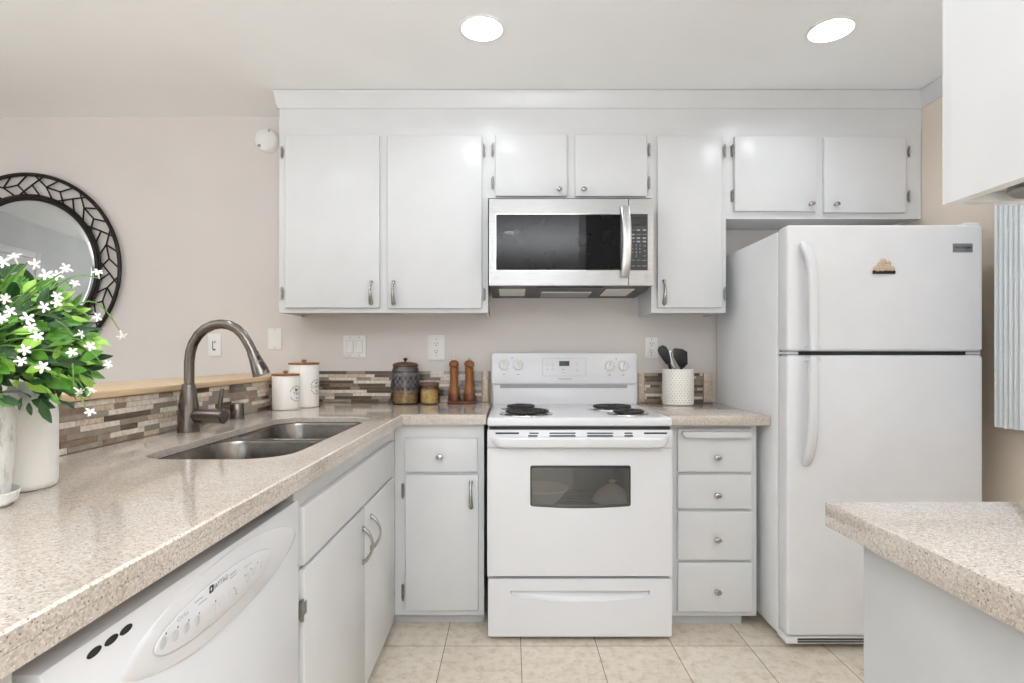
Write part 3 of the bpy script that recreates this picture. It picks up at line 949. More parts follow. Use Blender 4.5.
obj('diamond_ridges', b, M['ridge'], bodyo)
b = MB(); b.lathe([(0, .1925), (.062, .1925), (.066, .197), (.066, .204), (.058, .212), (.03, .218), (0, .220)], (jx, jy, z), (0, 0, 1), 36)
lid = obj('lid', b, M['jarlid'], t)
b = MB(); b.lathe([(.005, .219), (.005, .225), (.011, .230), (.011, .235), (.006, .239), (0, .2395)], (jx, jy, z), (0, 0, 1), 18)
obj('knob', b, M['bronze'], lid)
def pasta(cx, cy, r, hh, n, label, seed, size):
    rd = random.Random(seed); b = MB()
    b.lathe([(0, .0045), (r * .93, .0045), (r * .93, hh * .9), (0, hh * .95)], (cx, cy, z), (0, 0, 1), 24)
    for i in range(n):
        a = rd.random() * 2 * PI
        onside = rd.random() < .72
        rad = r * .95 if onside else r * .9 * math.sqrt(rd.random())
        h = size + rd.random() * (hh - size) if onside else hh * .92 + rd.random() * .006
        p = Vector((cx + rad * math.cos(a), cy + rad * math.sin(a), z + h))
        d = Vector((rd.uniform(-1, 1), rd.uniform(-1, 1), rd.uniform(-1, 1))).normalized() * size
        rv = Vector((math.cos(a), math.sin(a), 0)); d = d - rv * d.dot(rv)
        b.tube([p - d, p + rv * .0015, p + d], size * .34, 5)
    one('dried_pasta', b, M['pasta'], label, 'pasta', 'pasta in the jars', 'stuff')
pasta(jx, jy, .064, .066, 170, 'golden dried pasta in the bottom of the large glass jar', 1, .008)
sx, sy = X(429.4, 2.915), 2.915
t = thing('glass_jar', 'small squat glass jar with flat lid, full of pasta', 'jar', (sx, sy, z), 'glass jars of pasta')
b = MB(); b.lathe([(0, .002), (.047, .002), (.0525, .008), (.0525, .078), (.048, .088), (.048, .092)], (sx, sy, z), (0, 0, 1), 36)
obj('body', b, M['glass'], t)
b = MB(); b.lathe([(0, .0925), (.0485, .0925), (.051, .095), (.051, .110), (.047, .113), (0, .114)], (sx, sy, z), (0, 0, 1), 36)
obj('lid', b, M['jarlid'], t)
pasta(sx, sy, .0455, .074, 170, 'curly yellow pasta filling the small squat jar', 2, .0075)

# ------------------------------------------------------------------ grinders on their tray
gy = 2.955
b = MB(); b.box(X(447.7, gy), X(476.3, gy), gy - .034, gy + .034, z, z + .011, .005, 3)
one('grinder_tray', b, M['grindd'], 'dark wooden tray under the two pepper grinders', 'tray')
def grinder(cx, label):
    zz = z + .0118
    t = thing('pepper_grinder', label, 'grinder', (cx, gy, zz), 'wooden pepper grinders')
    b = MB(); b.lathe([(0, 0), (.0305, 0), (.0315, .004), (.0315, .030), (.0295, .036), (.0285, .040)], (cx, gy, zz), (0, 0, 1), 28)
    obj('base', b, M['grindd'], t)
    b = MB(); b.lathe([(.0285, .0402), (.0295, .046), (.0265, .056), (.0225, .085), (.0205, .115), (.0205, .14), (.0225, .152), (.0235, .158), (.021, .162), (.0225, .17), (.0225, .176), (.017, .178)], (cx, gy, zz), (0, 0, 1), 28)
    obj('body', b, M['grind'], t)
    b = MB(); b.lathe([(.017, .1782), (.0235, .182), (.0265, .192), (.0255, .202), (.019, .211), (.009, .2155), (0, .216)], (cx, gy, zz), (0, 0, 1), 28)
    hd = obj('head', b, M['grind'], t)
    b = MB(); b.lathe([(.004, .2155), (.004, .219), (.0065, .222), (.006, .227), (0, .2285)], (cx, gy, zz), (0, 0, 1), 14)
    obj('finial', b, M['chrome'], hd)
grinder(X(454, gy), 'wooden pepper grinder on tray, nearer the small pasta jar')
grinder(X(469.3, gy), 'wooden pepper grinder on tray, nearer the stove')

# ------------------------------------------------------------------ crock and utensils
ux, uy = X(678, 2.89), 2.89
t = thing('utensil_crock', 'cream dimpled ceramic utensil crock on the counter right of stove', 'crock', (ux, uy, z))
b = MB(); r = .0785; hh = .182
b.lathe([(0, 0), (r - .005, 0), (r, .005), (r, hh - .003), (r - .002, hh), (r - .006, hh), (r - .007, hh - .004), (r - .007, .01), (0, .009)], (ux, uy, z), (0, 0, 1), 56)
body = obj('body', b, M['ceramic'], t)
b = MB()
for i in range(15):
    for q in range(30):
        a = 2 * PI * (q + .5 * (i % 2)) / 30
        if math.sin(a) > .35: continue
        hz_ = .014 + i * .0112
        b.lathe([(.0036, 0), (.0026, .0012), (0, .0017)], (ux + r * math.cos(a), uy + r * math.sin(a), z + hz_), (math.cos(a), math.sin(a), 0), 6)
obj('dimples', b, M['dimple'], body)  # dots a little darker than the crock body
def up3(px, py, Y): return Vector((X(px, Y), Y, Z(py, Y)))
g = 'kitchen utensils in the crock'
# spoon
b = MB(); Yq = 2.885
b.tube([up3(676, 398, Yq), up3(672.5, 375, Yq), up3(668.5, 362.5, Yq)], [.006, .0065, .008], 10)
b.tube([up3(668.5, 363.5, Yq), up3(666.4, 358, Yq), up3(663.8, 352.5, Yq), up3(661.8, 348.5, Yq), up3(660.6, 346, Yq)], [.013, .021, .026, .024, .011], 16, wd=(1.0, .35), up=(1, 0, 0.4))
one('serving_spoon', b, M['black'], 'black serving spoon leaning left in the cream crock', 'utensil', g)
# spatula
b = MB(); Yq = 2.90
b.tube([up3(678, 398, Yq), up3(680, 380, Yq), up3(681.5, 366.5, Yq)], [.006, .0065, .008], 10)
pp = [(673.2, 349), (675, 348), (682, 348.8), (687.3, 351.8), (687.6, 364), (683.5, 368), (679.5, 367.5), (673.5, 357.5)]
b.prism([(X(p, Yq), Z(q, Yq)) for p, q in pp], 'y', Yq - .0035, Yq + .0035, .002)
one('turner', b, M['black'], 'black flat turner leaning right in the cream crock', 'utensil', g)
b = MB(); Yq = 2.915
b.tube([up3(682, 398, Yq), up3(676, 372, Yq), up3(671.5, 361, Yq), up3(669.8, 355, Yq), up3(671.5, 350.5, Yq)], [.005, .006, .008, .010, .006], 12, wd=(1.0, .5), up=(1, 0, 0.4))
one('steel_ladle', b, M['chrome'], 'shiny steel utensil handle between black spoon and turner', 'utensil', g)

# ------------------------------------------------------------------ stove
sx0, sx1 = -.0996, .6624
YS = 2.304
t = thing('electric_stove', 'white freestanding electric coil stove between the base cabinets', 'stove', ((sx0 + sx1) / 2, 2.65, 0))
def sX(p): return X(p, YS)
def sZ(p): return Z(p, YS)
# body with an oven cavity
b = MB()
ov = (sX(524), sX(637), sZ(541), sZ(459))
b.box(sx0 + .002, sx1 - .002, 2.80, 2.985, .03, .882)
b.box(sx0 + .002, ov[0], 2.362, 2.80, .03, .882); b.box(ov[1], sx1 - .002, 2.362, 2.80, .03, .882)
b.box(ov[0], ov[1], 2.362, 2.80, .03, ov[2]); b.box(ov[0], ov[1], 2.362, 2.80, ov[3], .882)
obj('body', b, M['white'], t)
b = MB()
b.plate([(ov[0], ov[2]), (ov[1], ov[2]), (ov[1], ov[3]), (ov[0], ov[3])], [], 2.795, 2.799, 'y')
b.box(ov[0] + .0005, ov[0] + .003, 2.365, 2.794, ov[2] + .001, ov[3] - .001); b.box(ov[1] - .003, ov[1] - .0005, 2.365, 2.794, ov[2] + .001, ov[3] - .001)
b.box(ov[0] + .004, ov[1] - .004, 2.365, 2.794, ov[2] + .0005, ov[2] + .003)
obj('oven_liner', b, M['oven_in'], t)
b = MB(); zr_ = sZ(506) - .01
zr_ = .512
for i in range(9):
    yy = 2.40 + i * .045
    b.tube([(ov[0] + .004, yy, zr_), (ov[1] - .004, yy, zr_)], .0025, 6)
for xx in (ov[0] + .006, ov[1] - .006): b.tube([(xx, 2.39, zr_ - .004), (xx, 2.78, zr_ - .004)], .003, 6)
obj('oven_rack', b, M['chrome'], t)
# door with window
wz0, wz1 = sZ(506.3), sZ(465.5)
wx0, wx1 = sX(530.2), sX(630.8)
hole = []
for i in range(11):
    u = i / 10
    hole.append((wx0 + .006 + (wx1 - wx0 - .012) * u, wz0 - .0085 * math.sin(PI * u) + 0.0))
hole += [(wx1, wz0 + .006), (wx1, wz1 - .006), (wx1 - .006, wz1), (wx0 + .006, wz1), (wx0, wz1 - .006), (wx0, wz0 + .006)]
b = MB()
zt_, zb_ = sZ(448.2), sZ(576.3)
b.plate(rr(sx0, sx1, zb_, zt_ - .0006, .004, 2), [hole], YS, YS + .05, 'y')
dr_ = obj('oven_door', b, M['white'], t)
m = dr_.modifiers.new('edge', 'BEVEL'); m.width = .0035; m.segments = 3; m.limit_method = 'ANGLE'; m.angle_limit = math.radians(60)
b = MB(); cxm = sum(p[0] for p in hole) / len(hole); czm = sum(p[1] for p in hole) / len(hole)
b.prism([(cxm + (p[0] - cxm) * .998, czm + (p[1] - czm) * .998) for p in hole], 'y', YS + .003, YS + .007)
obj('window_glass', b, M['oglass'], dr_)
b = MB(); b.plate([(cxm + (p[0] - cxm) * .998, czm + (p[1] - czm) * .998) for p in hole], [[(cxm + (p[0] - cxm) * .972, czm + (p[1] - czm) * .93) for p in hole]], YS + .0005, YS + .0028, 'y')
obj('window_border', b, M['mpanel'], dr_)
# top rail of the door with vents, then the broad curved handle
b = MB(); b.box(sx0, sx1, YS, YS + .05, sZ(448), sZ(430), .003)
rail = obj('door_rail', b, M['white'], t)
b = MB()
for (p, q, r_, s_) in ((495.5, 519, 432.4, 434), (529.5, 538.5, 432.6, 433.8), (549.5, 575.5, 432.6, 433.8), (587, 613, 432.6, 433.8), (624.5, 632.5, 432.6, 433.8), (644, 667, 432.4, 434),
                       (528, 537.5, 435.2, 436.4), (549.5, 575.5, 435.2, 436.4), (587, 613, 435.2, 436.4), (624.5, 633, 435.2, 436.4)):
    b.box(sX(p), sX(q), YS - .0012, YS + .001, sZ(s_), sZ(r_))
obj('vent_slots', b, M['dark'], rail)
b = MB()
hz0, hz1 = sZ(447), sZ(437)
Yh = YS - .040
L = []
n = 41
for i in range(n):
    u = .5 - .5 * math.cos(PI * i / (n - 1))
    e = min(u, 1 - u) * 2
    k_ = 1 - max(0, 1 - e / .12) ** 2.2      # rounded-in ends
    xx = X(491.5, Yh) + (X(671, Yh) - X(491.5, Yh)) * u
    yo = YS - .004 - .038 * (0.25 + .75 * k_)
    zb2 = hz0 + .024 * (1 - math.sqrt(max(0, 1 - max(0, 1 - e / .16) ** 2)))
    L.append([(xx, YS - .0005, hz1 + .002), (xx, yo + .008, hz1 + .003), (xx, yo, hz1 - .006), (xx, yo, (zb2 + hz1) / 2), (xx, yo + .004, zb2 + .006), (xx, yo + .014, zb2), (xx, YS - .0005, zb2 + .004)])
b.loft(L, True, True)
obj('door_handle', b, M['white'], rail)
# storage drawer with scooped pull
b = MB()
dz0, dz1 = sZ(636.6), sZ(579)
hx0_, hx1_ = sX(510.5), sX(650)
ph0, ph1 = sZ(602.5), sZ(591)
hole = [(hx0_, ph1), (hx0_ + .002, ph1 - .014)] + [(hx0_ + .03 + (hx1_ - hx0_ - .06) * i / 12, ph1 - .030 - .016 * math.sin(PI * i / 12)) for i in range(13)] + [(hx1_ - .002, ph1 - .014), (hx1_, ph1)]
b.plate(rr(sx0 + .003, sx1 - .002, dz0, dz1, .008, 4), [hole], YS, YS + .045, 'y')
dw = obj('storage_drawer', b, M['white'], t)
m = dw.modifiers.new('edge', 'BEVEL'); m.width = .004; m.segments = 3; m.limit_method = 'ANGLE'; m.angle_limit = math.radians(60)
b = MB(); inner = [(p[0], p[1]) for p in hole]
top = [(p[0], YS + .020, p[1]) for p in inner]
n = len(inner)
cz_ = ph1
L0 = [(p[0], YS + .0035, p[1] - .0005) for p in inner]
L1 = [(cxm + (p[0] - cxm) * .985, YS + .012, cz_ + (p[1] - cz_) * .80) for p in inner]
L2 = [(cxm + (p[0] - cxm) * .97, YS + .018, cz_ + (p[1] - cz_) * .5) for p in inner]
L3 = [(cxm + (p[0] - cxm) * .96, YS + .022, cz_ + (p[1] - cz_) * .05) for p in inner]
b.loft([L0, L1, L2, L3], False, True)
obj('drawer_pull', b, M['white'], dw)
for fxp in (498.5, 657.5):
    b = MB(); b.lathe([(0, .001), (.014, .001), (.014, .010), (.008, .012), (.008, .031)], (sX(fxp), YS + .085, 0), (0, 0, 1), 16)
    obj('foot', b, M['black'], t)
# cooktop
b = MB()
yb_ = 2.945
b.box(sx0 - .001, sx1 + .0025, YS + .004, yb_, .8845, .9215, .011, 4)
ck = obj('cooktop', b, M['white'], t)
b = MB(); b.box(sx0 + .008, sx1 - .008, YS + .008, YS + .05, sZ(430) + .0005, .884); obj('seam', b, M['dark'], t)
def burner(cx, cy, r):
    zt = .9216
    b = MB(); b.lathe([(r + .016, .0004), (r + .015, .0035), (r + .008, .0042), (r + .002, .0005), (r * .5, .0003), (.02, .0003)], (cx, cy, zt), (0, 0, 1), 40)
    pan = obj('burner', b, M['chrome'], t)
    b = MB(); turns = 4.2 if r > .09 else 3.3; n = int(turns * 36); pts = []
    for i in range(n + 1):
        u = i / n; a = 2 * PI * turns * u
        rad = .018 + (r - .018 - .004) * u
        pts.append((cx + rad * math.cos(a), cy + rad * math.sin(a), zt + .013))
    b.tube(pts, .0060, 8)
    for k in range(3):
        a = PI / 2 + 2 * PI * k / 3
        b.tube([(cx + .012 * math.cos(a), cy + .012 * math.sin(a), zt + .0045), (cx + (r + .004) * math.cos(a), cy + (r + .004) * math.sin(a), zt + .0045)], .0018, 6)
    obj('coil', b, M['iron'], pan)
burner(.041, 2.70, .074); burner(.064, 2.452, .102); burner(.477, 2.685, .098); burner(.508, 2.45, .075)
# backguard
YP = 2.93
b = MB(); b.box(sx0 + .004, sx1 - .004, YP + .012, 2.985, .9, 1.04, .003)
bg = obj('backguard', b, M['white'], t)
b = MB(); b.box(X(500, YP), X(627.5, YP), YP + .0095, YP + .0125, Z(388.2, YP), Z(384.8, YP)); obj('vent_slot', b, M['btn'], bg)
b = MB()
px0, px1, pz0, pz1 = X(491.2, YP), X(637.2, YP), Z(384.3, YP), Z(352.7, YP)
b.prism(rr(px0, px1, pz0, pz1, .016, 6), 'y', YP, 2.988, .007, 3)
cp = obj('control_panel', b, M['white'], t)
b = MB(); b.plate(rr(X(542.5, YP), X(586.5, YP), Z(376.3, YP), Z(358, YP), .006, 4), [rr(X(543.1, YP), X(585.9, YP), Z(375.7, YP), Z(358.6, YP), .0055, 4)], YP - .0012, YP + .001, 'y')
obj('keypad_frame', b, M['plastic_grey'], cp)
b = MB(); b.box(X(559.2, YP), X(569.3, YP), YP - .001, YP + .001, Z(366, YP), Z(361, YP)); obj('clock_display', b, M['display'], cp)
pf = lambda px, py: (lambda u, v: (X(px, YP) + u, YP - .0008, Z(py, YP) + v))
b = MB()
b.text('FRIGIDAIRE', .012, pf(565, 379), spacing=1.1)
for (qx, qy) in ((547.5, 363.5), (552.5, 363.5), (547.5, 368), (552.5, 368), (577, 363), (577, 369)):
    b.text('o', .010, pf(qx, qy)); b.flat([(-.008, -.009), (.008, -.009), (.008, -.0102), (-.008, -.0102)], pf(qx, qy))
b.text('OVEN', .008, pf(563, 369.5)); b.text('BAKE', .007, pf(563.5, 372.5))
for (kx, ky) in ((504, 365.3), (518.1, 365.3), (609.7, 366), (623.3, 366)):
    for k in range(9):
        a = math.radians(-40 + 280 * k / 8)
        c_, s_ = math.cos(a), math.sin(a)
        b.flat([(.030 * c_ - .001, .030 * s_ - .001), (.030 * c_ + .001, .030 * s_ - .001), (.030 * c_ + .001, .030 * s_ + .001), (.030 * c_ - .001, .030 * s_ + .001)], pf(kx, ky))
    b.flat([(-.005, -.049), (.005, -.049), (.005, -.045), (-.005, -.045)], pf(kx, ky))
obj('panel_print', b, M['print'], cp)
for (lx, ly) in ((512, 357.6), (616.2, 358.8)):
    b = MB(); b.lathe([(.004, -.001), (.0038, .001), (0, .0018)], (X(lx, YP), YP, Z(ly, YP)), (0, -1, 0), 12); obj('indicator_lamp', b, M['btn'], cp)
for (kx, ky) in ((504, 365.3), (518.1, 365.3), (609.7, 366), (623.3, 366)):
    b = MB(); o_ = (X(kx, YP), YP, Z(ky, YP))
    b.lathe([(.0255, -.001), (.0255, .004), (.023, .009), (.021, .012), (0, .0125)], o_, (0, -1, 0), 28)
    b.box(o_[0] - .0065, o_[0] + .0065, YP - .026, YP - .008, o_[2] - .023, o_[2] + .023, .004, 3, rot=Matrix.Rotation(math.radians(12), 4, 'Y'))
    b.box(o_[0] - .001, o_[0] + .001, YP - .0272, YP - .0255, o_[2] + .004, o_[2] + .020, rot=Matrix.Rotation(math.radians(12), 4, 'Y'), mi=1)
    obj('knob', b, [M['plastic'], M['btn']], cp)
# things stored in the oven
b = MB(); bz = zr_ + .004
b.lathe([(0, 0), (.06, 0), (.085, .02), (.112, .055), (.122, .066), (.126, .068), (.124, .072), (.116, .066), (.108, .055), (.08, .022), (.05, .008), (0, .007)], (X(541, 2.52), 2.52, bz), (0, 0, 1), 36)
one('mixing_bowl', b, M['bowl'], 'pale bowl seen through the oven window on its left', 'bowl')
b = MB(); b.lathe([(.088, 0), (.09, .004), (.086, .012), (.066, .045), (.03, .070), (.012, .076), (.012, .084), (.018, .088), (.016, .094), (0, .096)], (X(612, 2.55), 2.55, bz), (0, 0, 1), 36)
one('domed_lid', b, M['bowl'], 'pale domed lid seen through the oven window on its right', 'lid')

# ------------------------------------------------------------------ microwave
YM = 2.62
mx0, mx1 = X(489, YM), X(653.6, YM)
mz0, mz1 = Z(285.4, YM), Z(198.9, YM)
def mX(p): return X(p, YM)
def mZ(p): return Z(p, YM)
t = thing('microwave', 'stainless steel over-the-range microwave with black door window', 'microwave', ((mx0 + mx1) / 2, 2.82, mz0))
mzb = 1.4865                                    # the underside falls towards the wall
def mzs(Y): return mz0 + .001 + (mzb - mz0 - .001) * (Y - YM - .03) / (YW - .006 - YM - .03)
b = MB(); b.prism([(YM + .032, mzs(YM + .032)), (YW - .006, mzb), (YW - .006, mz1), (YM + .032, mz1)], 'x', mx0 + .002, mx1 - .002, .002)
obj('body', b, M['micro_dark'], t)
def under(b, xa, xb, ya, yb, th): b.prism([(ya, mzs(ya) - th), (yb, mzs(yb) - th), (yb, mzs(yb) + .002), (ya, mzs(ya) + .002)], 'x', xa, xb, .001, 1)
mtop = mz1
mtop = min(mtop, mz1)
b = MB(); b.plate([(mx0, mz0), (mX(628.3), mz0), (mX(628.3), mtop), (mx0, mtop)], [rr(mX(495.8), mX(620.8), mZ(270.3), mZ(214.2), .004, 3)], YM, YM + .03, 'y')
md_ = obj('door', b, M['steel'], t)
b = MB(); b.box(mX(495.9), mX(620.7), YM + .003, YM + .02, mZ(270.2), mZ(214.3)); obj('window', b, M['mglass'], md_)
b = MB(); b.plate(rr(mX(495.4), mX(621.2), mZ(270.8), mZ(213.7), .005, 3), [rr(mX(496.1), mX(620.5), mZ(270), mZ(214.5), .004, 3)], YM - .001, YM + .001, 'y'); obj('window_trim', b, M['chrome'], md_)
b = MB(); hp = []
for i in range(15):
    u = i / 14
    hp.append((mX(624.6) + .006 * math.sin(PI * u) - .002, YM - .012 - .030 * math.sin(PI * u) ** .7, mZ(276.5) + (mZ(207.5) - mZ(276.5)) * u))
b.tube(hp, 1.0, 16, wd=(.0205, .009), up=(1, 0, 0))
b.box(mX(622), mX(627), YM - .014, YM, mZ(276), mZ(271.5), .002); b.box(mX(622), mX(627), YM - .014, YM, mZ(212), mZ(207.8), .002)
obj('handle', b, M['steelv'], md_)
b = MB(); b.plate([(mX(629), mz0), (mx1, mz0), (mx1, mtop), (mX(629), mtop)], [rr(mX(630.3), mX(647.8), mZ(270.4), mZ(214), .002, 2)], YM, YM + .03, 'y')
cpn = obj('control_side', b, M['steel'], t)
b = MB(); b.box(mX(630.4), mX(647.7), YM + .002, YM + .02, mZ(270.3), mZ(214.1)); obj('keypad', b, M['mpanel'], cpn)
b = MB(); b.box(mX(632), mX(646), YM + .0012, YM + .0022, mZ(226), mZ(217)); obj('display', b, M['mglass'], cpn)
b = MB()
kf = lambda px, py: (lambda u, v: (mX(px) + u, YM + .0014, mZ(py) + v))
for ri, yy in enumerate((230, 234.5, 238, 241.5)):
    for xx in (633, 638.5, 644.5):
        b.flat([(-.008, -.003), (.008, -.003), (.008, .003), (-.008, .003)], kf(xx, yy)) if (ri + int(xx)) % 3 else b.text('COOK', .008, kf(xx, yy))
dg = ['1', '2', '3', '4', '5', '6', '7', '8', '9', '0']
for i, d_ in enumerate(dg[:9]):
    b.text(d_, .013, kf(632.8 + 3.6 * (i % 3), 245.2 + 3.6 * (i // 3)))
b.text('0', .013, kf(636.4, 256))
for yy in (246, 251, 256): b.text('+30', .008, kf(644.5, yy))
for (xx, yy) in ((633.3, 260.3), (638.8, 260.3), (644.5, 260.3), (633.3, 266), (638.8, 266), (644.5, 266)):
    b.text('START' if xx > 644 else 'STOP', .0075, kf(xx, yy))
obj('key_print', b, M['key'], cpn)
b = MB(); mf = lambda px, py: (lambda u, v: (mX(px) + u, YM - .0006, mZ(py) + v))
n = 20
for i in range(n):
    a, c = 2 * PI * i / n, 2 * PI * (i + 1) / n
    b.flat([(.0075 * math.cos(a), .0075 * math.sin(a)), (.0075 * math.cos(c), .0075 * math.sin(c)), (.0058 * math.cos(c), .0058 * math.sin(c)), (.0058 * math.cos(a), .0058 * math.sin(a))], mf(496.5, 277))
b.flat([(-.001, -.003), (.001, -.003), (.001, .003), (-.001, .003)], mf(496.5, 277))
obj('badge', b, M['btn'], md_)
b = MB(); b.flat([(-.006, -.006), (.006, -.006), (.006, .006), (-.006, .006)], mf(646.5, 277)); obj('badge', b, M['btn'], cpn)
# underside: lamps and grease filter
for (a, c) in ((-.062, .068), (.462, .600)):
    b = MB(); under(b, a, c, 2.73, 2.93, .003); obj('lamp_cover', b, M['lens'], t)
b = MB(); under(b, .125, .435, 2.67, 2.985, .004)
ff = obj('vent_tray', b, M['black'], t)
b = MB(); under(b, .150, .400, 2.79, 2.95, .008); obj('filter', b, M['steel'], ff)

# ------------------------------------------------------------------ refrigerator
fx0, fx1, YF = 1.095, 1.876, 2.225
t = thing('refrigerator', 'white top-freezer refrigerator at right end of kitchen', 'refrigerator', ((fx0 + fx1) / 2, 2.63, 0))
b = MB(); b.box(fx0, fx1, 2.312, 2.990, .034, 1.687, .006, 3); obj('body', b, M['fridge_side'], t)
def fZ(p): return Z(p, YF)
def fridge_door(z0, z1, name):
    b = MB()
    b.prism(rr(fx0 + .001, fx1 - .0005, z0, z1, .014, 5), 'y', YF, 2.304, .012, 4)
    return obj(name, b, M['whitef'], t)
fz = fridge_door(fZ(351.2), fZ(224.6), 'freezer_door')
fd = fridge_door(fZ(636.6), fZ(355.2), 'fridge_door')
b = MB(); b.box(fx0 + .01, fx1 - .01, 2.24, 2.311, fZ(355), fZ(351.3)); b.box(fx0 + .012, fx1 - .012, 2.3045, 2.3115, .07, 1.675)
obj('gasket', b, M['dark'], t)
b = MB(); b.box(fx0 + .004, fx0 + .05, 2.235, 2.3115, fZ(354.6), fZ(351.6), .001); b.box(fx1 - .06, fx1 - .004, 2.235, 2.3115, fZ(354.6), fZ(351.6), .001)
obj('centre_hinge', b, M['plastic_grey'], t)
b = MB(); b.box(fx1 - .06, fx1 - .002, 2.24, 2.36, fZ(224.6) + .0005, fZ(224.6) + .012, .004, 2); obj('top_hinge', b, M['plastic'], t)
b = MB(); b.box(fx0, fx1, 2.232, 2.311, .0285, .0555, .003)
for q in (fx0 + .05, fx1 - .05):
    for y_ in (2.36, 2.93):
        b.lathe([(0, .001), (.016, .001), (.016, .012), (.008, .014), (.008, .036)], (q, y_, 0), (0, 0, 1), 14)
gr = obj('kick_grille', b, M['fridge_side'], t)
b = MB(); b.box(fx0 + .045, fx1 - .02, 2.2305, 2.233, .034, .051); obj('slots', b, M['dark'], gr)
b = MB(); b.box(fx0 + .045, fx1 - .02, 2.2285, 2.2315, .041, .045); obj('slat', b, M['btn'], gr)
# handles
def bar(pts, parent):
    b = MB(); b.tube(pts, [.8] + [1.0] * (len(pts) - 2) + [.8], 18, wd=(.0185, .013), up=(1, 0, 0))
    return obj('handle', b, M['white'], parent)
def hpt(px, py, Y): return (X(px, Y), Y, Z(py, Y))
P = [hpt(803.5, 244, YF - .004), hpt(805.5, 247, YF - .022), hpt(808.5, 253, YF - .038), hpt(811, 262, YF - .048), hpt(812.8, 275, YF - .052), hpt(813.3, 300, YF - .054), hpt(813.4, 325, YF - .054), hpt(813.4, 350.3, YF - .054)]
hb = bar(P, fz)
P = [hpt(813.4, 356.3, YF - .054), hpt(813.4, 380, YF - .054), hpt(813.3, 405, YF - .054), hpt(812.8, 430, YF - .052), hpt(811.4, 444, YF - .048), hpt(809.5, 453, YF - .038), hpt(807.5, 459.5, YF - .022), hpt(806, 464, YF - .004)]
hb2 = bar(P, fd)
b = MB(); b.box(X(804.5, YF), X(815, YF), YF - .045, YF + .002, fZ(350.5), fZ(346.5), .003); obj('handle_mount', b, M['white'], fz)
b = MB(); b.box(X(804.5, YF), X(815, YF), YF - .045, YF + .002, fZ(361), fZ(357), .003); obj('handle_mount', b, M['white'], fd)
b = MB(); b.box(X(952.7, YF), X(972.3, YF), YF - .003, YF + .002, fZ(252.4), fZ(243.6), .001); bd = obj('badge', b, M['badge'], fz)
b = MB(); b.text('FRIGIDAIRE', .0125, lambda u, v: (X(962.5, YF) + u, YF - .0034, fZ(247.6) + v), spacing=1.05); obj('badge_lettering', b, M['display'], fz)
# magnet
mg = lambda px, py: (X(px, YF), fZ(py))
b = MB(); x_, z_ = mg(882.8, 272)
b.box(X(872, YF), X(894.2, YF), YF - .010, YF - .0006, fZ(274), fZ(270.6), .003)
t = thing('fridge_magnet', 'small tan sculpted magnet with black base on the freezer door', 'magnet', (x_, YF, fZ(274)))
obj('base', b, M['black'], t)
b = MB()
for (px, py, r1, r2) in ((876, 269, 3.6, 3.2), (881, 267.5, 4.5, 4.6), (882, 262, 3.4, 3.4), (886.5, 267.5, 4.2, 4.0), (890.5, 269, 3.4, 2.6), (879, 265, 3, 3), (887.5, 263.6, 2.4, 2.4)):
    b.blob((X(px, YF), YF - .007, fZ(py)), (r1 * .0041, .0065, r2 * .0041), sub=2)
obj('figures', b, M['tan'], t)

# ------------------------------------------------------------------ dishwasher
XW = -.487
t = thing('dishwasher', 'white built-in dishwasher with leaf-shaped control panel under left counter', 'dishwasher', (-.8, .94, 0))
dy0, dy1 = .582, 1.283
b = MB(); b.box(-1.11, XW - .045, dy0 - .012, dy1 + .008, .06, .8805); obj('tub', b, M['dark'], t)  # raised to the worktop, its dark colour stands for shade in the gap
b = MB()
b.prism([(XW - .044, .10), (XW, .10), (XW, .840), (XW - .004, .847), (XW - .044, .848)], 'y', dy0, dy1, .003, 2)
dd = obj('door', b, M['white'], t)
b = MB(); b.box(XW - .06, XW - .04, dy0, dy1, .004, .094); obj('toe_panel', b, M['white'], t)
wfn = lambda off: (lambda u, v: (XW + off, u, v))
def leaf(cy, cz_, a, hgt, n=40, pw=1.15):
    out = []
    for i in range(n):
        q = 2 * PI * i / n
        c_, s_ = math.cos(q), math.sin(q)
        out.append((cy + a * c_, cz_ + hgt * math.copysign(abs(s_) ** pw, s_)))
    return out
b = MB()
Lf = []
for (sc, off) in ((1.0, -.001), (.98, .0018), (.92, .0034)):
    Lf.append([(XW + off, p[0], p[1]) for p in leaf(.980, .779, .285 * sc, .062 * sc, 56, 1.25)])
b.loft(Lf, False, True)
co = obj('control_surround', b, M['white'], t)
b = MB(); Lf = []
for (sc, off) in ((1.0, .0031), (.99, .0050), (.97, .0054)):
    Lf.append([(XW + off, p[0], p[1]) for p in leaf(.943, .7795, .186 * sc, .0345 * (sc if sc == 1 else sc - .02), 56, .95)])
b.loft(Lf, False, True)
obj('control_panel', b, M['white'], co)
b = MB(); o1 = leaf(.943, .7795, .1885, .0362, 56, .95); o2 = leaf(.943, .7795, .1862, .0345, 56, .95)
for i in range(56):
    j = (i + 1) % 56
    b.flat([o1[i], o1[j], o2[j], o2[i]], wfn(.0041))
obj('panel_outline', b, M['plastic_grey'], co)
PF = .0058
def dwp(px, py):
    Y = -(XW + PF) * F / (VX - px)
    return Y, H - (py - VY) * Y / F
for (px, py) in ((163.2, 643), (175.5, 635.7), (186.7, 628.1), (197.2, 621.2), (248, 577.4), (254.6, 571.2), (260.6, 564.8)):
    y_, z__ = dwp(px, py)
    b = MB(); b.lathe([(.0085, -.001), (.0083, .0008), (.006, .0013), (0, .0014)], (XW + PF - .001, y_, z__), (1, 0, 0), 18)
    obj('button', b, M['plastic_grey'], co)
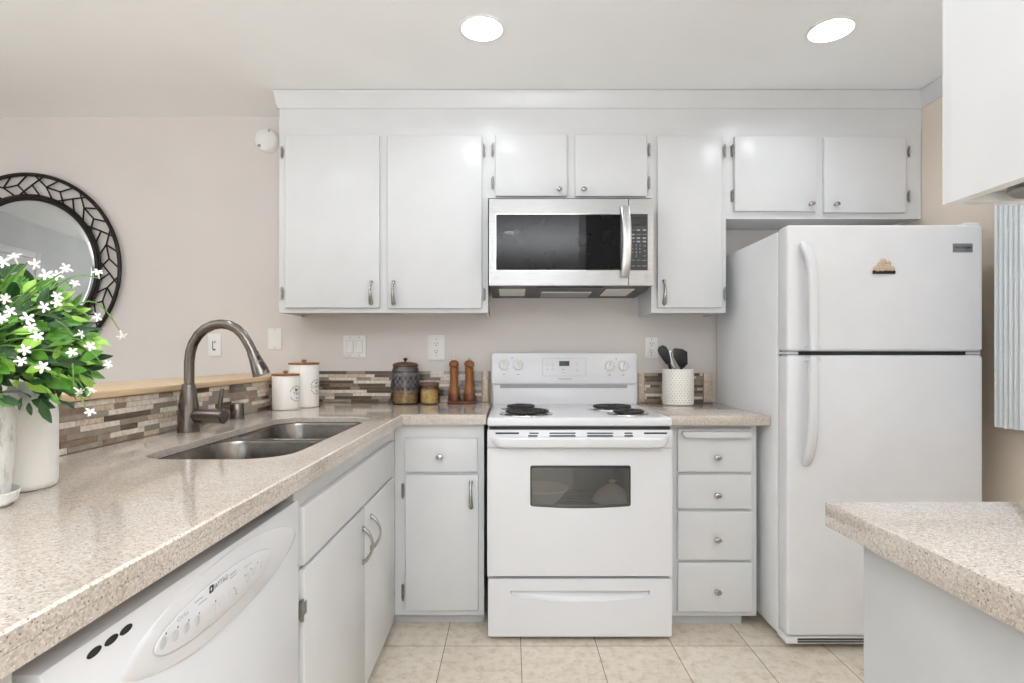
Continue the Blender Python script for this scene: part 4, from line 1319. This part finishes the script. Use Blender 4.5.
for (px, py) in ((213.5, 609), (222.5, 601.6), (231.5, 593)):
    y_, z__ = dwp(px, py)
    b = MB(); b.lathe([(.0085, -.001), (.0083, .0008), (.0072, .0008), (.0066, 0), (0, .0002)], (XW + PF - .001, y_, z__), (1, 0, 0), 18)
    obj('button', b, M['plastic_grey'], co)
b = MB()
for (px, py) in ((166.2, 633.5), (178, 627), (189, 620.2), (199.3, 613.2), (215.7, 601), (234.3, 588), (236, 590.5), (236.3, 593.5), (245.2, 575.5), (251.2, 569), (257.6, 562.5)):
    y_, z__ = dwp(px, py)
    b.flat(circ(y_, z__, .0016, 10), wfn(PF))
y_, z__ = dwp(211.5, 589); 
o1 = [(y_ - .006, z__ - .006), (y_ + .006, z__ - .006), (y_ + .006, z__ + .006), (y_ - .006, z__ + .006)]
o2 = [(y_, z__ - .0035), (y_ + .0035, z__), (y_, z__ + .0035), (y_ - .0035, z__)]
for i in range(4):
    j = (i + 1) % 4
    b.flat([o1[i], o1[j], o2[(j) % 4], o2[i]], wfn(PF))
def dtext(s_, size, px, py):
    yy, zz = dwp(px, py)
    b.text(s_, size, lambda u, v: (XW + PF, yy + u, zz + v), spacing=1.1)
dtext('MAYTAG', .012, 220, 582.8)
obj('panel_print', b, M['ink'], co)
b = MB()
dtext('Cycles', .010, 183, 616)
for (px, py) in ((199, 599.8), (203, 601.4), (233, 573), (233.5, 576)):
    y_, z__ = dwp(px, py)
    b.flat([(y_ - .012, z__ - .0008), (y_ + .012, z__ - .0008), (y_ + .012, z__ + .0008), (y_ - .012, z__ + .0008)], wfn(PF))
dtext('Options', .008, 248, 565)
obj('panel_lettering', b, M['btn'], co)
b = MB()
ya, za = .992, .822
b.flat([(ya - .022, za - .006), (ya + .020, za - .004), (ya + .018, za + .003), (ya - .012, za + .002)], wfn(.0032))
obj('latch_slot', b, M['dark'], dd)
b = MB()
for yy in (.653, .681, .707):
    b.flat([(yy + .012 * math.cos(q) , .8335 + .0052 * math.sin(q) ) for q in [2 * PI * i / 20 for i in range(20)]], wfn(.0006))
obj('vent_holes', b, M['dark'], dd)

# ------------------------------------------------------------------ mirror
mr_, mcx, mcz = .507, X(30.5, YW), Z(268.5, YW)
t = thing('round_mirror', 'round mirror with dark openwork metal frame on the back wall', 'mirror', (mcx, YW - .001, mcz - mr_))
b = MB(); b.lathe([(0, 0), (.372, 0), (.372, .012), (.362, .018), (.345, .0195), (0, .0195)], (mcx, YW - .006, mcz), (0, -1, 0), 96); obj('glass', b, M['mirror'], t)
def ringpts(r, y, n=96): return [(mcx + r * math.cos(2 * PI * i / n), y, mcz + r * math.sin(2 * PI * i / n)) for i in range(n)]
b = MB()
b.tube(ringpts(.378, YW - .024), .0125, 10, closed=True, up=(0, 1, 0))
b.tube(ringpts(.391, YW - .020), .006, 8, closed=True, up=(0, 1, 0))
obj('inner_ring', b, M['bronze'], t)
b = MB(); b.tube(ringpts(.499, YW - .026), .0105, 10, closed=True, up=(0, 1, 0)); obj('outer_ring', b, M['bronze'], t)
b = MB(); N = 36
def mp(r, i): 
    a = 2 * PI * i / N
    return (mcx + r * math.cos(a), YW - .024, mcz + r * math.sin(a))
r1, rm, r2 = .394, .444, .492
def barm(p, q): b.tube([p, q], .0046, 6)
for i in range(N):
    a, m_, c = mp(r2, i), mp(rm, i + .62), mp(r1, i)
    barm(a, m_); barm(m_, c)
    if i % 3 == 0: barm(m_, mp(rm, i + 1.62))
    elif i % 3 == 1: barm(m_, mp(r2, i + 1.45))
    else: barm(m_, mp(r1, i + 1.5))
obj('lattice', b, M['bronze'], t)
for a in (.6, 2.5, 4.4):
    b = MB(); b.lathe([(.006, 0), (.006, .03)], (mcx + .378 * math.cos(a), YW - .0005, mcz + .378 * math.sin(a)), (0, -1, 0), 10); obj('standoff', b, M['bronze'], t)

# ------------------------------------------------------------------ smoke alarm, switches, outlets
b = MB(); ax, az = X(267.6, YW), Z(141.3, YW)
t = thing('smoke_alarm', 'round white smoke alarm on the wall beside the left wall cabinet', 'smoke alarm', (ax, YW, az))
b.lathe([(0, .0008), (.066, .0008), (.067, .010), (.062, .028), (.054, .034), (.02, .037), (0, .037)], (ax, YW, az), (0, -1, 0), 40); bo = obj('body', b, M['plastic'], t)
b = MB()
b.lathe([(.006, -.001), (.006, .003), (0, .0035)], (ax + .022, YW - .034, az + .044), (0, -1, 0), 12)
b.lathe([(.009, -.001), (.009, .003), (0, .0035)], (ax - .030, YW - .035, az - .036), (0, -1, 0), 12)
obj('button', b, M['btn'], bo)
YQ = YW - .0048
def plate_at(name, label, cat, p0, p1, q0, q1, yw, group=None):
    x0, x1, z0, z1 = X(p0, yw), X(p1, yw), Z(q1, yw), Z(q0, yw)
    t = thing(name, label, cat, ((x0 + x1) / 2, yw, z0), group)
    b = MB(); b.prism(rr(x0, x1, z0, z1, .003, 3), 'y', yw - .006, yw, .002, 2)
    p = obj('cover_plate', b, M['plastic'], t)
    b = MB()
    return t, p, (x0 + x1) / 2, (z0 + z1) / 2
def screws(p, xs, zc, dz, yw):
    b = MB()
    for x_ in xs:
        for s_ in (-1, 1):
            b.lathe([(.0032, -.0005), (.0028, .001), (0, .0012)], (x_, yw - .006, zc + s_ * dz), (0, -1, 0), 10)
    obj('screws', b, M['btn'], p)
t, p, cx, cz_ = plate_at('light_switch', 'white two-rocker switch plate under the left wall cabinet', 'switch', 343.4, 366.4, 335.3, 357.6, YQ)
for dx in (-.0245, .0245):
    b = MB(); b.plate(rr(cx + dx - .0175, cx + dx + .0175, cz_ - .034, cz_ + .034, .002, 2), [rr(cx + dx - .0162, cx + dx + .0162, cz_ - .0327, cz_ + .0327, .002, 2)], YQ - .0068, YQ - .0058, 'y')
    f_ = obj('rocker_gap', b, M['btn'], p)
    b = MB(); b.prism([(YQ - .0055, cz_ - .0325), (YQ - .011, cz_ - .0325), (YQ - .0075, cz_), (YQ - .0065, cz_ + .0325), (YQ - .0055, cz_ + .0325)], 'x', cx + dx - .016, cx + dx + .016)
    obj('rocker', b, M['plastic'], p)
screws(p, (cx - .0245, cx + .0245), cz_, .048, YQ)
def outlet(label, p0, p1, q0, q1):
    t, p, cx, cz_ = plate_at('wall_outlet', label, 'outlet', p0, p1, q0, q1, YQ, 'duplex wall outlets')
    for dz in (.0195, -.0195):
        b = MB(); b.prism(rr(cx - .0165, cx + .0165, cz_ + dz - .0145, cz_ + dz + .0145, .012, 5), 'y', YQ - .0085, YQ - .0055, .001, 1)
        obj('socket', b, M['plastic'], p)
        b = MB()
        b.box(cx - .008, cx - .0055, YQ - .0089, YQ - .0084, cz_ + dz - .001, cz_ + dz + .008); b.box(cx + .0055, cx + .008, YQ - .0089, YQ - .0084, cz_ + dz - .001, cz_ + dz + .008)
        b.box(cx - .003, cx + .003, YQ - .0089, YQ - .0084, cz_ + dz - .010, cz_ + dz - .005)
        obj('slots', b, M['dark'], p)
    screws(p, (cx,), cz_, .044, YQ)
outlet('white duplex wall outlet above the two pasta jars', 427.9, 445, 335.2, 360)
outlet('white duplex wall outlet behind the utensil crock', 645, 657.4, 337.3, 358)
t, p, cx, cz_ = plate_at('dimmer_switch', 'white dimmer switch with dark slider seen inside the faucet arch', 'switch', 208.5, 221.4, 333.7, 356, YW - .0008)
yq = YW - .0008
b = MB(); b.box(cx - .011, cx - .007, yq - .0072, yq - .0058, cz_ - .024, cz_ + .020); b.box(cx - .008, cx + .006, yq - .0074, yq - .0058, cz_ - .030, cz_ - .022); obj('slider_track', b, M['ink'], p)
b = MB(); b.box(cx - .001, cx + .007, yq - .012, yq - .0058, cz_ + .010, cz_ + .021, .001); obj('slider', b, M['btn'], p)
t, p, cx, cz_ = plate_at('blank_plate', 'plain white blank wall plate left of the canisters', 'wall plate', 268.2, 282, 328.2, 349.5, YW - .0008)
screws(p, (cx,), cz_, .048, YW - .0008)

# ------------------------------------------------------------------ ceiling lights
def downlight(x, y, label):
    t = thing('ceiling_light', label, 'ceiling light', (x, y, ZC), 'recessed ceiling lights')
    b = MB(); b.lathe([(.0925, -.0005), (.0915, -.004), (.083, -.006), (.079, -.004), (.0765, .002), (.071, .012), (.0545, .024), (.0505, .028), (.0505, .034)], (x, y, ZC), (0, 0, 1), 48)
    obj('trim_ring', b, M['lamptrim'], t)
    b = MB(); b.lathe([(0, .0235), (.044, .0245), (.050, .027), (.050, .036), (0, .037)], (x, y, ZC), (0, 0, 1), 40)
    obj('lens', b, M['lamp'], t)
    return t
l0 = downlight(*CANS[0], 'round recessed ceiling light above the stove')
labs = ['round recessed ceiling light above the refrigerator', 'recessed ceiling light above the sink', 'recessed ceiling light above the right peninsula', 'unseen recessed ceiling light added behind the viewer as fill', 'unseen recessed ceiling light added on the dining side as fill']
for (x, y), lb in zip(CANS[1:], labs):
    copy_thing(l0, (x, y, ZC), lb)

# ------------------------------------------------------------------ vertical blinds
t = thing('vertical_blinds', 'pale vertical blinds over the window beside the refrigerator', 'blinds', (XR - .05, 1.75, .88))
b = MB(); b.box(XR - .075, XR - .02, 1.10, 2.25, 2.14, 2.18, .004); obj('head_rail', b, M['plastic'], t)
zb_ = .895
ys = [2.196 - .022 * i for i in range(6)] + [2.055 - .075 * i for i in range(12)]
for i, yy in enumerate(ys):
    a = math.radians(58 if i < 6 else 24)
    b = MB(); pts = []
    for k in range(7):
        s_ = (k / 6 - .5) * .089
        bow = .007 * (1 - (2 * k / 6 - 1) ** 2)
        pts.append((XR - .050 - s_ * math.sin(a) - bow * math.cos(a), yy + s_ * math.cos(a) * .9 - bow * math.sin(a)))
    th = [(p[0] + .001, p[1] + .0005) for p in pts]
    b.prism(pts + th[::-1], 'z', zb_ + .002 * (i % 2), 2.14)
    obj('slat', b, M['blind'], t)

# ------------------------------------------------------------------ vase and potted plant
vx, vy = -.939, 1.074
b = MB(); z = CT + .0008
b.lathe([(0, .003), (.046, .003), (.049, 0), (.053, .003), (.0555, .012), (.0555, .135), (.0545, .152), (.050, .168), (.041, .179), (.030, .185), (.022, .188), (.021, .196), (.0225, .203), (.019, .203), (.017, .19), (0, .18)], (vx, vy, z), (0, 0, 1), 48)
one('bottle_vase', b, M['vase'], 'matt white round-shouldered vase behind the plant pot', 'vase')
pxx, pyy = -.912, .93
t = thing('potted_plant', 'bushy green plant with white star flowers in a whitewashed pot', 'plant', (pxx, pyy, z))
b = MB(); b.lathe([(0, .0), (.062, .0), (.070, .006), (.0735, .022), (.0725, .024), (.066, .010), (0, .009)], (pxx, pyy, z), (0, 0, 1), 48); obj('saucer', b, M['pot'], t)
b = MB(); b.lathe([(0, .0105), (.056, .0105), (.060, .016), (.0655, .08), (.0685, .15), (.0695, .186), (.068, .190), (.064, .190), (.0625, .18), (0, .172)], (pxx, pyy, z), (0, 0, 1), 48)
po = obj('pot', b, M['pot'], t)
rd = random.Random(21)
C = Vector((pxx, pyy, z + .262))
def leaf_geo(bm, base, d, up, L, W, mi):
    d = d.normalized(); sd = d.cross(up)
    if sd.length < .01: sd = d.cross(Vector((1, 0, 0)))
    sd.normalize(); nn = sd.cross(d)
    prof = [(0, 0), (.18, .55), (.42, 1), (.7, .82), (.9, .36), (1, 0)]
    mids = []; lefts = []; rights = []
    for u, ww in prof:
        p = base + d * (L * u) + nn * (-.18 * L * u * u)
        mids.append(bm.verts.new(p))
        if ww > 0:
            lefts.append(bm.verts.new(p + sd * (W * ww) + nn * (.20 * W * ww)))
            rights.append(bm.verts.new(p - sd * (W * ww) + nn * (.20 * W * ww)))
    def fc(*v):
        f = bm.faces.new(v); f.material_index = mi
    for S_ in (lefts, rights):
        fc(mids[0], mids[1], S_[0])
        for k in range(len(S_) - 1): fc(mids[k + 1], mids[k + 2], S_[k + 1], S_[k])
        fc(mids[-2], mids[-1], S_[-1])
b = MB(); stems = MB()
for i in range(1500):
    th = rd.random() * 2 * PI
    cz2 = rd.uniform(-.62, 1)
    s_ = math.sqrt(max(0, 1 - cz2 * cz2))
    dv = Vector((s_ * math.cos(th), s_ * math.sin(th), cz2))
    rad = .170 * (.35 + .65 * rd.random() ** .5)
    p = C + Vector((dv.x * rad, dv.y * rad, dv.z * rad * .82))
    if p.z < z + .192 and math.hypot(p.x - pxx, p.y - pyy) < .075: continue
    if (Vector((vx, vy)) - Vector((p.x, p.y))).length < .07 and p.z < z + .215: continue
    d = (dv + Vector((rd.uniform(-1, 1), rd.uniform(-1, 1), rd.uniform(-.9, .7)))).normalized()
    depth = rad / .170
    mi = rd.choices((0, 1, 2), (6, 2.2, .2) if depth < .75 else (3.4, 3.6, 1.7))[0]  # inner leaves mostly dark, outer ones lighter: bush shade and highlights in colour
    L = rd.uniform(.028, .044)
    e_ = p + d * L
    if (Vector((vx, vy)) - Vector((e_.x, e_.y))).length < .066 and e_.z < z + .215: continue
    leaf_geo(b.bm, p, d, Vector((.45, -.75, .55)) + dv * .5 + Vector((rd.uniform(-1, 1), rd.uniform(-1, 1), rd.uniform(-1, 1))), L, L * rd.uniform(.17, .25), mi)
# the few separate leaves that hang in front of the vase and over the ledge
def pp3(px, py, Y): return Vector((X(px, Y), Y, Z(py, Y)))
for (a, c, Y, mi, wr) in (((31, 400), (53, 407), .93, 0, .22), ((29, 402), (29.5, 416), .93, 0, .24), ((22, 397), (17, 411), .92, 0, .18), ((80, 361), (100, 350), .94, 1, .26), ((62, 384), (80, 392), .95, 1, .24), ((44, 380), (65, 387), .93, 1, .26), ((66, 383), (64, 372), .95, 0, .32), ((25, 372), (44, 365), .87, 2, .24), ((2, 356), (13, 372), .86, 2, .26), ((34, 383), (34, 394), .93, 0, .3)):
    A, B = pp3(*a, Y), pp3(*c, Y)
    leaf_geo(b.bm, A, B - A, Vector((0, -1, .4)), (B - A).length, (B - A).length * wr, mi)
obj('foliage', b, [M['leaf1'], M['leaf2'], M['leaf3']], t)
def arc_stem(p0, p1, lift, r=.0011):
    pts = []
    for i in range(9):
        u = i / 8
        q = p0.lerp(p1, u); q.z += lift * math.sin(PI * u)
        pts.append(q)
    stems.tube(pts, r, 5)
FL = [(3, 262), (14, 256), (35, 264), (46, 275), (58, 275), (66, 268), (44, 307), (57, 303), (5, 299), (10, 311), (28, 318), (31, 327), (57, 296), (37, 336), (72, 352), (43, 367), (25, 350), (21, 361), (2, 318)]
OUT = [((98, 272), (52, 289), .012), ((75, 283), (50, 290), .015), ((122, 336), (70, 310), .03), ((97, 317), (60, 310), .01), ((81, 334), (55, 320), .004), ((108, 364), (80, 345), .006), ((80, 392), (72, 368), .02), ((90, 412), (68, 375), .01), ((92, 390), (66, 378), .012), ((90, 346), (70, 338), .004)]
def flower(px, py, Y, seed):
    r_ = random.Random(seed)
    p = pp3(px, py, Y)
    out = (p - C); out.z *= .6
    d = (out.normalized() + Vector((r_.uniform(-.9, .9), -.35 + r_.uniform(-.7, .5), r_.uniform(-.8, .8)))).normalized()
    u = d.cross(Vector((0, 0, 1))).normalized(); v = d.cross(u)
    b = MB()
    b.tube([p - d * .013, p - d * .006, p], [.0010, .0016, .0023], 7)
    n = 5
    for k in range(n):
        a = 2 * PI * (k + r_.random() * .2) / n
        e = u * math.cos(a) + v * math.sin(a); s_ = d.cross(e)
        Lp = r_.uniform(.0075, .0095)
        ring = [(0, .0009), (.4, .0016), (.75, .0020), (1, .0005)]
        lo = [b.bm.verts.new(p + e * (Lp * q) + d * (.003 * q - .003 * q * q) + s_ * w_) for q, w_ in ring]
        ro = [b.bm.verts.new(p + e * (Lp * q) + d * (.003 * q - .003 * q * q) - s_ * w_) for q, w_ in ring]
        for k2 in range(3): b.bm.faces.new((lo[k2], lo[k2 + 1], ro[k2 + 1], ro[k2]))
    o = obj('flower', b, M['petal'], t)
    return p - d * .013
for i, (px, py) in enumerate(FL):
    Y = .93 - .165 + .03 * ((i * 7) % 5) / 5 + (.05 if px > 50 else 0)
    bp = flower(px, py, Y, i)
    arc_stem(C + (bp - C) * .45, bp, .006)
for i, (a, s0, lift) in enumerate(OUT):
    Y = .90 + .02 * (i % 3)
    bp = flower(*a, Y, 100 + i)
    arc_stem(pp3(*s0, Y - .01), bp, lift)
for i in range(46):
    th = rd.random() * 2 * PI
    q = Vector((pxx + .045 * math.cos(th) * rd.random(), pyy + .045 * math.sin(th) * rd.random(), z + .178))
    e = C + Vector((math.cos(th) * .15, math.sin(th) * .15, rd.uniform(-.06, .12)))
    if (Vector((vx, vy)) - Vector((e.x, e.y))).length < .075 and e.z < z + .22: continue
    arc_stem(q, e, .03, .0014)
obj('stems', stems, M['stem'], t)
b = MB(); b.lathe([(0, .1825), (.062, .1815)], (pxx, pyy, z), (0, 0, 1), 24); obj('soil', b, M['soil'], t)
